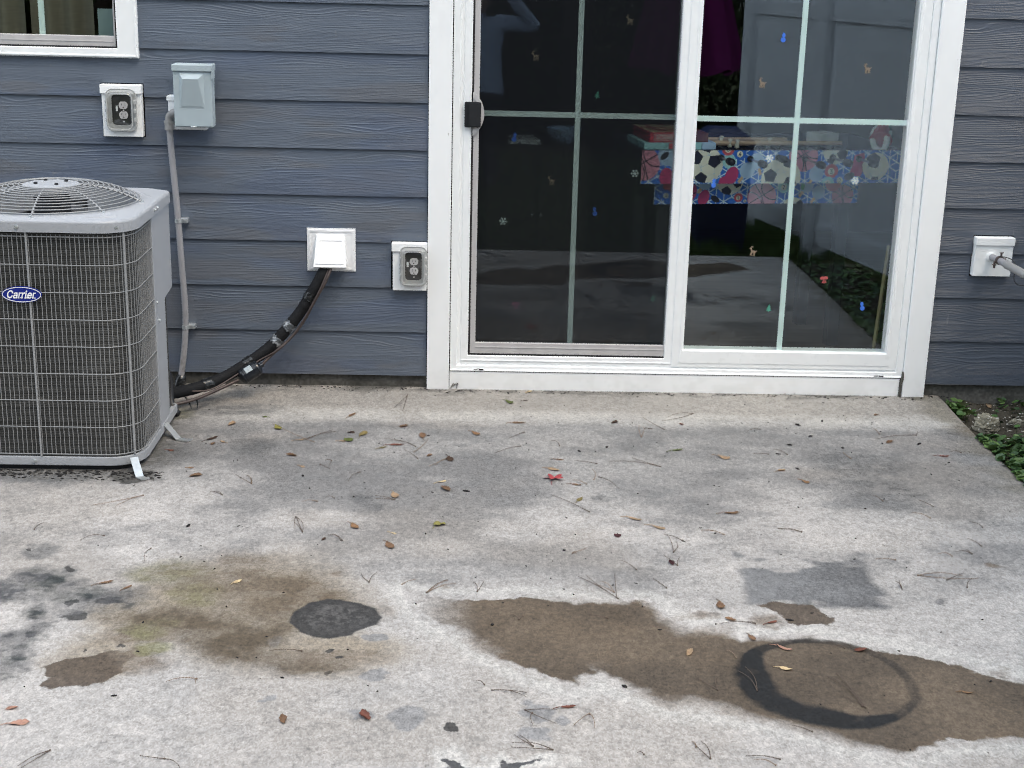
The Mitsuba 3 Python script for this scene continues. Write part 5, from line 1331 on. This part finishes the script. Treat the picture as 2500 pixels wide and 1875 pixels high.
# dim things behind the left pane
SC = thing('storage_cabinet', 'dark wooden cabinet standing in the dim room behind the left pane', 'cabinet')
add(f'{SC}__body', bx(.13, .62, 1.2, 1.6, .0, .82, .004), 'dark_wood')
add(f'{SC}__door', bx(.14, .37, 1.186, 1.198, .04, .78, .003), 'dark_wood')
add(f'{SC}__door', bx(.38, .61, 1.186, 1.198, .04, .78, .003), 'dark_wood')
for x in (.355, .395): add(f'{SC}__knob', ball((x, 1.178, .5), .012), 'chrome', True)
add('paper_stack', cat(bx(.24, .39, 1.24, 1.44, .8205, .832), rot(bx(.25, .38, 1.25, 1.43, .833, .840), 8, [0, 0, 1], (.3, 1.3, 0))), 'p_white', label='white papers stacked on the dark cabinet', cat='papers')
add('blue_bowl', trimesh.creation.revolve(np.array([(0, 0), (.04, 0), (.075, .035), (.085, .07), (.08, .07), (.07, .037), (0, .01)]), sections=32).apply_translation((.50, 1.32, .821)), 'p_sky', 30, label='blue bowl on the dark cabinet', cat='bowl')
pbr('stick_wood', (.20, .16, .08), .6)
add('jamb_stick', tube([(1.700, .10, .005), (1.714, .10, .3), (1.729, .10, .60)], .008, 4), 'stick_wood', label='pale wooden stick standing inside at the right door jamb', cat='stick')

# ================================================================ BACK GARDEN (seen mirrored in the glass)
pbr('fence_vinyl', mikit.proc(lambda p, n, uv: mix((.62, .64, .66), (.72, .73, .74), fbm(p.x * 3, p.y * 3, p.z * 3)) * (1 - .35 * smoothstep(.25, .0, p.z) * fbm(p.x * 20, p.y * 20, p.z * 9))), .45)
FN = thing('vinyl_fence', 'white vinyl privacy fence running from the house into the garden', 'fence')
FA, FB = np.array([2.357, -2.398]), np.array([1.943, -4.362])
fd = (FB - FA) / np.linalg.norm(FB - FA)
fang = math.degrees(math.atan2(fd[1], fd[0]))


def fput(m_):
    m_ = rot(m_, fang, [0, 0, 1]); m_.apply_translation((FA[0], FA[1], 0)); return m_


posts = [-2.68, -1.50, -.33, .84, 2.0]
for s_ in posts:
    add(f'{FN}__post', fput(cat(bx(s_ - .0635, s_ + .0635, -.0635, .0635, LAWN_Z - .1, 1.86, .004), trimesh.convex.convex_hull(np.array([(s_ + a * .07, b * .07, 1.862) for a in (-1, 1) for b in (-1, 1)] + [(s_ + a * .07, b * .07, 1.875) for a in (-1, 1) for b in (-1, 1)] + [(s_, 0, 1.915)])))), 'fence_vinyl')
for a, b in zip(posts, posts[1:]):
    for z0, z1 in ((.035, .175), (1.36, 1.45), (1.74, 1.83)):
        add(f'{FN}__rail', fput(bx(a + .064, b - .064, -.026, .026, z0, z1, .003)), 'fence_vinyl')
    n_ = 7
    w = (b - a - .128) / n_
    for k in range(n_):
        x0 = a + .064 + k * w
        add(f'{FN}__board', fput(bx(x0 + .001, x0 + w - .001, -.011, .011, .176, 1.358, .004)), 'fence_vinyl')
    n2 = 7
    for k in range(n2):
        x0 = a + .064 + k * (b - a - .128) / n2
        add(f'{FN}__top_board', fput(bx(x0 + .001, x0 + (b - a - .128) / n2 - .001, -.011, .011, 1.451, 1.739, .004)), 'fence_vinyl')
pbr('bin_navy', (.012, .014, .045), .5); pbr('bin_blue', (.015, .03, .10), .5)
BN = thing('storage_bin', 'dark navy storage bin with blue lid on the lawn, mirrored in the right pane', 'bin')
add(f'{BN}__body', trimesh.convex.convex_hull(np.array([(1.475 + a * .29, -3.60 + b * .29, z) for a in (0, 1) for b in (0, 1) for z in (LAWN_Z,)] + [(1.455 + a * .33, -3.62 + b * .33, .60) for a in (0, 1) for b in (0, 1)])), 'bin_navy')
add(f'{BN}__lid', cat(bx(1.445, 1.795, -3.63, -3.28, .601, .64, .01), trimesh.convex.convex_hull(np.array([(1.46 + a * .32, -3.615 + b * .32, .6405) for a in (0, 1) for b in (0, 1)] + [(1.53 + a * .18, -3.54 + b * .17, .70) for a in (0, 1) for b in (0, 1)]))), 'bin_blue')
pbr('magenta', mikit.proc(lambda p, n, uv: mix((.085, .005, .055), (.14, .008, .085), fbm(p.x * 20, p.y * 20, p.z * 3))), .8, spec=.2)
UM = thing('patio_umbrella', 'closed magenta patio umbrella standing on the lawn, mirrored in the glass', 'umbrella')
loops = []
for z, r in ((.834, .415), (1.1, .36), (1.5, .275), (1.95, .18), (2.3, .09), (2.5, .03)):
    a = np.linspace(0, 2 * np.pi, 97)[:-1]
    rr = r * (1 + .16 * np.sin(8 * a + z) + .05 * np.sin(19 * a))
    loops.append(np.c_[1.80 + rr * np.cos(a), -6.6 + rr * np.sin(a), z + .03 * np.sin(8 * a + 1) * (z < 1.0)])
add(f'{UM}__canopy', strips(loops), 'magenta', True)
add(f'{UM}__pole', cyl((1.80, -6.6, LAWN_Z), (1.80, -6.6, 2.6), .02, 14), 'dark_wood', True)
add(f'{UM}__base', trimesh.creation.revolve(np.array([(0, 0), (.24, 0), (.24, .05), (.2, .07), (.04, .09), (.03, .2), (0, .2)]), sections=36).apply_translation((1.80, -6.6, LAWN_Z)), 'black_plastic', 30)
# lawn blades
mat('grass_leaf', {'type': 'twosided', 'b': {'type': 'principled', 'base_color': mikit.proc(lambda p, n, uv: mix((.035, .075, .016), (.10, .15, .045), noise(p.x * 40, p.y * 40, 1.0))), 'roughness': .6, 'specular': .2}})


def tuft(seed, n=14):
    r_ = np.random.default_rng(seed)
    V, F = [], []
    for i in range(n):
        x, y, a, h, l = r_.normal(0, .022), r_.normal(0, .022), r_.uniform(0, 6.3), r_.uniform(.03, .085), r_.uniform(.0, .045)
        c, s_ = math.cos(a), math.sin(a)
        w = .0022
        b = len(V)
        V += [(x - s_ * w, y + c * w, 0), (x + s_ * w, y - c * w, 0), (x + c * l * .4 - s_ * w, y + s_ * l * .4 + c * w, h * .6), (x + c * l * .4 + s_ * w, y + s_ * l * .4 - c * w, h * .6), (x + c * l, y + s_ * l, h)]
        F += [(b, b + 1, b + 3), (b, b + 3, b + 2), (b + 2, b + 3, b + 4)]
    return trimesh.Trimesh(np.array(V), np.array(F), process=False)


for k in range(3): scene[f'tuft_group_{k}'] = {'type': 'shapegroup', 'blades': mikit.ply(tuft(k + 40), 'mat_grass_leaf')}
lab('grass', 'short rough grass of the back lawn', 'grass', None, 'stuff')
n_ = 0
for i in range(5200):
    x, y = rng.uniform(-2.2, 2.5), rng.uniform(-7.5, -2.93)
    if y > -3.9 or rng.random() < .7:
        n_ += 1
        scene[f'grass__{n_:04d}'] = {'type': 'instance', 'g': {'type': 'ref', 'id': f'tuft_group_{rng.integers(3)}'}, 'to_world': T().translate([x, y, LAWN_Z - .01]).rotate([0, 0, 1], float(rng.uniform(0, 360))).scale(float(rng.uniform(.7, 1.4)))}
# trees behind the garden
mat('tree_leaf', {'type': 'twosided', 'b': {'type': 'principled', 'base_color': mikit.proc(lambda p, n, uv: mix((.018, .035, .010), (.06, .085, .028), noise(p.x * 2, p.y * 2, p.z * 2))), 'roughness': .6, 'specular': .2}})
pbr('bark', mikit.proc(lambda p, n, uv: mix((.035, .028, .022), (.10, .085, .07), fbm(p.x * 20, p.y * 20, p.z * 4))), .9, spec=.1)


def crown(seed, n=9000):
    r_ = np.random.default_rng(seed)
    C_ = r_.normal(0, 1, (22, 3))
    C_ *= np.minimum(1, 1.45 / np.linalg.norm(C_, axis=1))[:, None]
    c = C_[r_.integers(14, size=n)] + np.clip(r_.normal(0, .30, (n, 3)), -.6, .6)
    a = r_.normal(0, 1, (n, 3)); a /= np.linalg.norm(a, axis=1, keepdims=True)
    b = np.cross(a, r_.normal(0, 1, (n, 3))); b /= np.linalg.norm(b, axis=1, keepdims=True)
    s_ = r_.uniform(.03, .065, (n, 1))
    V = np.stack([c - a * s_, c + b * s_ * .45, c + a * s_, c - b * s_ * .45], 1).reshape(-1, 3)
    i = np.arange(n) * 4
    return trimesh.Trimesh(V, np.vstack([np.stack([i, i + 1, i + 2], 1), np.stack([i, i + 2, i + 3], 1)]), process=False)


crowns = [mikit.ply(crown(k), 'mat_tree_leaf') for k in range(3)]
trunk = tube([(0, 0, -.2), (.05, 0, 1.2), (0, .06, 2.6), (.1, 0, 4.2), (.05, .05, 5.6)], [.2, .15, .13, .1, .04], 10)
limbs = cat(trunk, *[tube([(0.05, 0, 2.4 + .5 * k), (.7 * math.cos(k * 2.1), .7 * math.sin(k * 2.1), 3.2 + .5 * k), (1.3 * math.cos(k * 2.1), 1.3 * math.sin(k * 2.1), 4.0 + .5 * k)], [.07, .05, .02], 7) for k in range(4)])
trk = mikit.ply(limbs, 'mat_bark', True)
NEAR = ['behind the umbrella', 'left of the umbrella', 'far left of the garden', 'behind the fence end', 'at the back middle', 'at the back right', 'at the back left', 'beyond the fence', 'leftmost of the row', 'behind the lawn centre', 'rightmost of the row']
for i, (x, y, s_) in enumerate(((1.0, -8.6, 1.0), (-.9, -9.0, 1.1), (-3.4, -8.5, 1.1), (2.9, -7.6, .9), (.4, -11.0, 1.3), (3.6, -10.5, 1.2), (-2.2, -11.5, 1.3), (4.6, -6.0, .85), (-6.0, -10, 1.2), (1.9, -10.2, 1.1), (6.5, -10.5, 1.2))):
    k = num('tree')
    tw = T().translate([x, y, LAWN_Z]).rotate([0, 0, 1], 47.0 * i).scale(s_)
    scene[f'{k}__trunk'] = {**trk, 'to_world': tw}
    scene[f'{k}__crown'] = {**crowns[i % 3], 'to_world': T().translate([x, y, LAWN_Z + 3.6 * s_]).rotate([0, 0, 1], 71.0 * i).scale([1.25 * s_, 1.25 * s_, 1.35 * s_])}
    lab(k, f'dark leafy tree {NEAR[i]}', 'tree', 'trees behind the garden')
scene['shrub_group'] = {'type': 'shapegroup', 'leaves': mikit.ply(crown(9, 6000), 'mat_tree_leaf')}
lab('undergrowth', 'dense dark undergrowth below the trees', 'shrubs', None, 'stuff')
for i in range(46):
    x = -9 + 18 * (i % 23) / 22 + rng.normal(0, .3); y = -8.9 - 2.2 * (i // 23) + rng.normal(0, .4)
    scene[f'undergrowth__{i + 1:03d}'] = {'type': 'instance', 'g': {'type': 'ref', 'id': 'shrub_group'}, 'to_world': T().translate([x, y, .55 + .9 * (i // 23)]).rotate([0, 0, 1], float(rng.uniform(0, 360))).scale([.75, .6, .75 + .5 * (i // 23)])}

# ================================================================ PERSON TAKING THE PICTURE
pbr('shirt', mikit.proc(lambda p, n, uv: mix((.42, .52, .70), (.52, .62, .78), fbm(p.x * 14, p.y * 14, p.z * 6))), .85, spec=.15)
pbr('trousers', (.02, .022, .03), .85); pbr('skin', (.42, .26, .19), .5); pbr('hair', (.03, .02, .015), .6); pbr('shoe', (.05, .05, .055), .6)


def body(bones, edge=.02, it=8, lam=.5):
    """one continuous surface from tapered bones ((p, r), (q, s))"""
    M = []
    for bone in bones:
        M.append(m3.Manifold.batch_hull([m3.Manifold.sphere(r, 20).translate(list(map(float, p))) for p, r in bone]))
    m_ = m3.Manifold.batch_boolean(M, m3.OpType.Add).refine_to_length(edge)
    me = m_.to_mesh()
    t_ = trimesh.Trimesh(me.vert_properties[:, :3], me.tri_verts, process=True)
    return trimesh.smoothing.filter_taubin(t_, lamb=lam, nu=.53, iterations=it)


PX, PY, G0 = .10, -5.86, LAWN_Z
PE = thing('person', 'person in a pale blue long sleeved shirt raising both arms to hold a phone', 'person')
J = lambda x, y, z: (PX + x, PY + y, z + G0)
sh, el1, wr = J(.165, 0, 1.245), J(.415, .06, 1.235), J(.115, .20, 1.60)
shl, el2, wl = J(-.165, 0, 1.245), J(-.40, .07, 1.22), J(-.145, .20, 1.60)
torso = [((J(-.09, 0, .74)), .115), ((J(.09, 0, .74)), .115)]
add(f'{PE}__shirt', body([(torso[0], torso[1]), ((J(-.085, 0, .76), .113), (J(.085, 0, .76), .113), (J(-.075, 0, .98), .104), (J(.075, 0, .98), .104)), ((J(-.075, 0, .98), .104), (J(.075, 0, .98), .104), (J(-.11, 0, 1.19), .088), (J(.11, 0, 1.19), .088)), ((J(-.12, 0, 1.215), .075), (J(.12, 0, 1.215), .075)),
    ((sh), .062) and ((sh, .066), (el1, .052)), ((el1, .052), (wr, .036)), ((shl, .066), (el2, .052)), ((el2, .052), (wl, .036)), ((J(0, 0, 1.26), .06), (J(0, .01, 1.29), .058))]), 'shirt', True)
add(f'{PE}__trousers', body([((J(-.08, 0, .70), .118), (J(.08, 0, .70), .118)), ((J(-.09, 0, .68), .105), (J(-.10, .01, .40), .072)), ((J(-.10, .01, .40), .072), (J(-.11, -.01, .09), .058)), ((J(.09, 0, .68), .105), (J(.10, .01, .40), .072)), ((J(.10, .01, .40), .072), (J(.11, -.01, .09), .058))]), 'trousers', True)
hc = np.array(J(0, .03, 1.425))
head = body([((hc + [0, 0, .025], .088), (hc + [0, .015, -.02], .082)), ((hc + [0, .03, -.055], .055), (hc + [0, .045, -.075], .036)), ((hc + [0, .085, -.005], .012), (hc + [0, .103, -.03], .013)), ((hc + [-.088, 0, -.01], .016), (hc + [-.09, -.005, -.03], .011)), ((hc + [.088, 0, -.01], .016), (hc + [.09, -.005, -.03], .011)), ((hc + [0, -.01, -.06], .052), (J(0, 0, 1.27), .055)), ((hc + [-.03, .08, .02], .014), (hc + [.03, .08, .02], .014)), ((hc + [-.018, .078, -.052], .011), (hc + [.018, .078, -.052], .011))], .012, 6)


def hand(w, s_):
    """palm upright behind the phone, four fingers curled round its edge, thumb towards the lens side"""
    w = np.asarray(w)
    P = lambda x, y, z: w + np.array([x * s_, y, z])
    B = [((P(0, 0, -.03), .030), (P(-.002, .02, .03), .026)), ((P(0, .0, .03), .024), (P(-.004, .03, .07), .020)), ((P(.004, .02, .02), .022), (P(.004, .045, .062), .017))]
    for k, l in enumerate((.030, .034, .032, .025)):
        z = .085 - k * .021
        B += [((P(-.002, .03, z), .0095), (P(.006, .062, z + .004), .009)), ((P(.006, .062, z + .004), .009), (P(-.006, .074, z + .004), .0082)), ((P(-.006, .074, z + .004), .0082), (P(-.006 - l * .7, .068, z + .003), .007))]
    B += [((P(-.006, .01, .01), .013), (P(-.026, .022, .04), .0105)), ((P(-.026, .022, .04), .0105), (P(-.040, .036, .064), .009))]
    return B


add(f'{PE}__head', head, 'skin', True)
for w, s_ in ((wr, 1), (wl, -1)): add(f'{PE}__hand', body(hand(w, s_), .006, 5), 'skin', True)
for s_ in (-1, 1):
    add(f'{PE}__eye', ball(hc + [s_ * .032, .082, .004], .0115), 'white_plastic', True)
    add(f'{PE}__iris', ball(hc + [s_ * .032, .0915, .004], .0048), 'hair', True)
    add(f'{PE}__shoe', body([((J(s_ * .11, -.05, .045), .045), (J(s_ * .115, .10, .04), .04)), ((J(s_ * .115, .10, .04), .04), (J(s_ * .12, .16, .033), .032))], .02, 4), 'shoe', True)
add(f'{PE}__mouth', ball(hc + [0, .086, -.053], .012, 2, (1.7, .5, .45)), 'p_pink', True)
hm = body([((hc + [0, -.012, .045], .095), (hc + [0, -.03, -.01], .092)), ((hc + [0, -.045, -.02], .07), (hc + [0, -.05, -.09], .05))], .012, 5)
add(f'{PE}__hair', hm, 'hair', True)
PH = thing('phone', 'black phone held up in both hands', 'phone')
add(f'{PH}__body', bx(PX - .105, PX + .075, PY + .253, PY + .262, 1.60 + G0 + .035, 1.60 + G0 + .112, .003), 'black_plastic')
add(f'{PH}__screen', bx(PX - .10, PX + .07, PY + .2518, PY + .2529, 1.60 + G0 + .039, 1.60 + G0 + .108), 'drier_black')
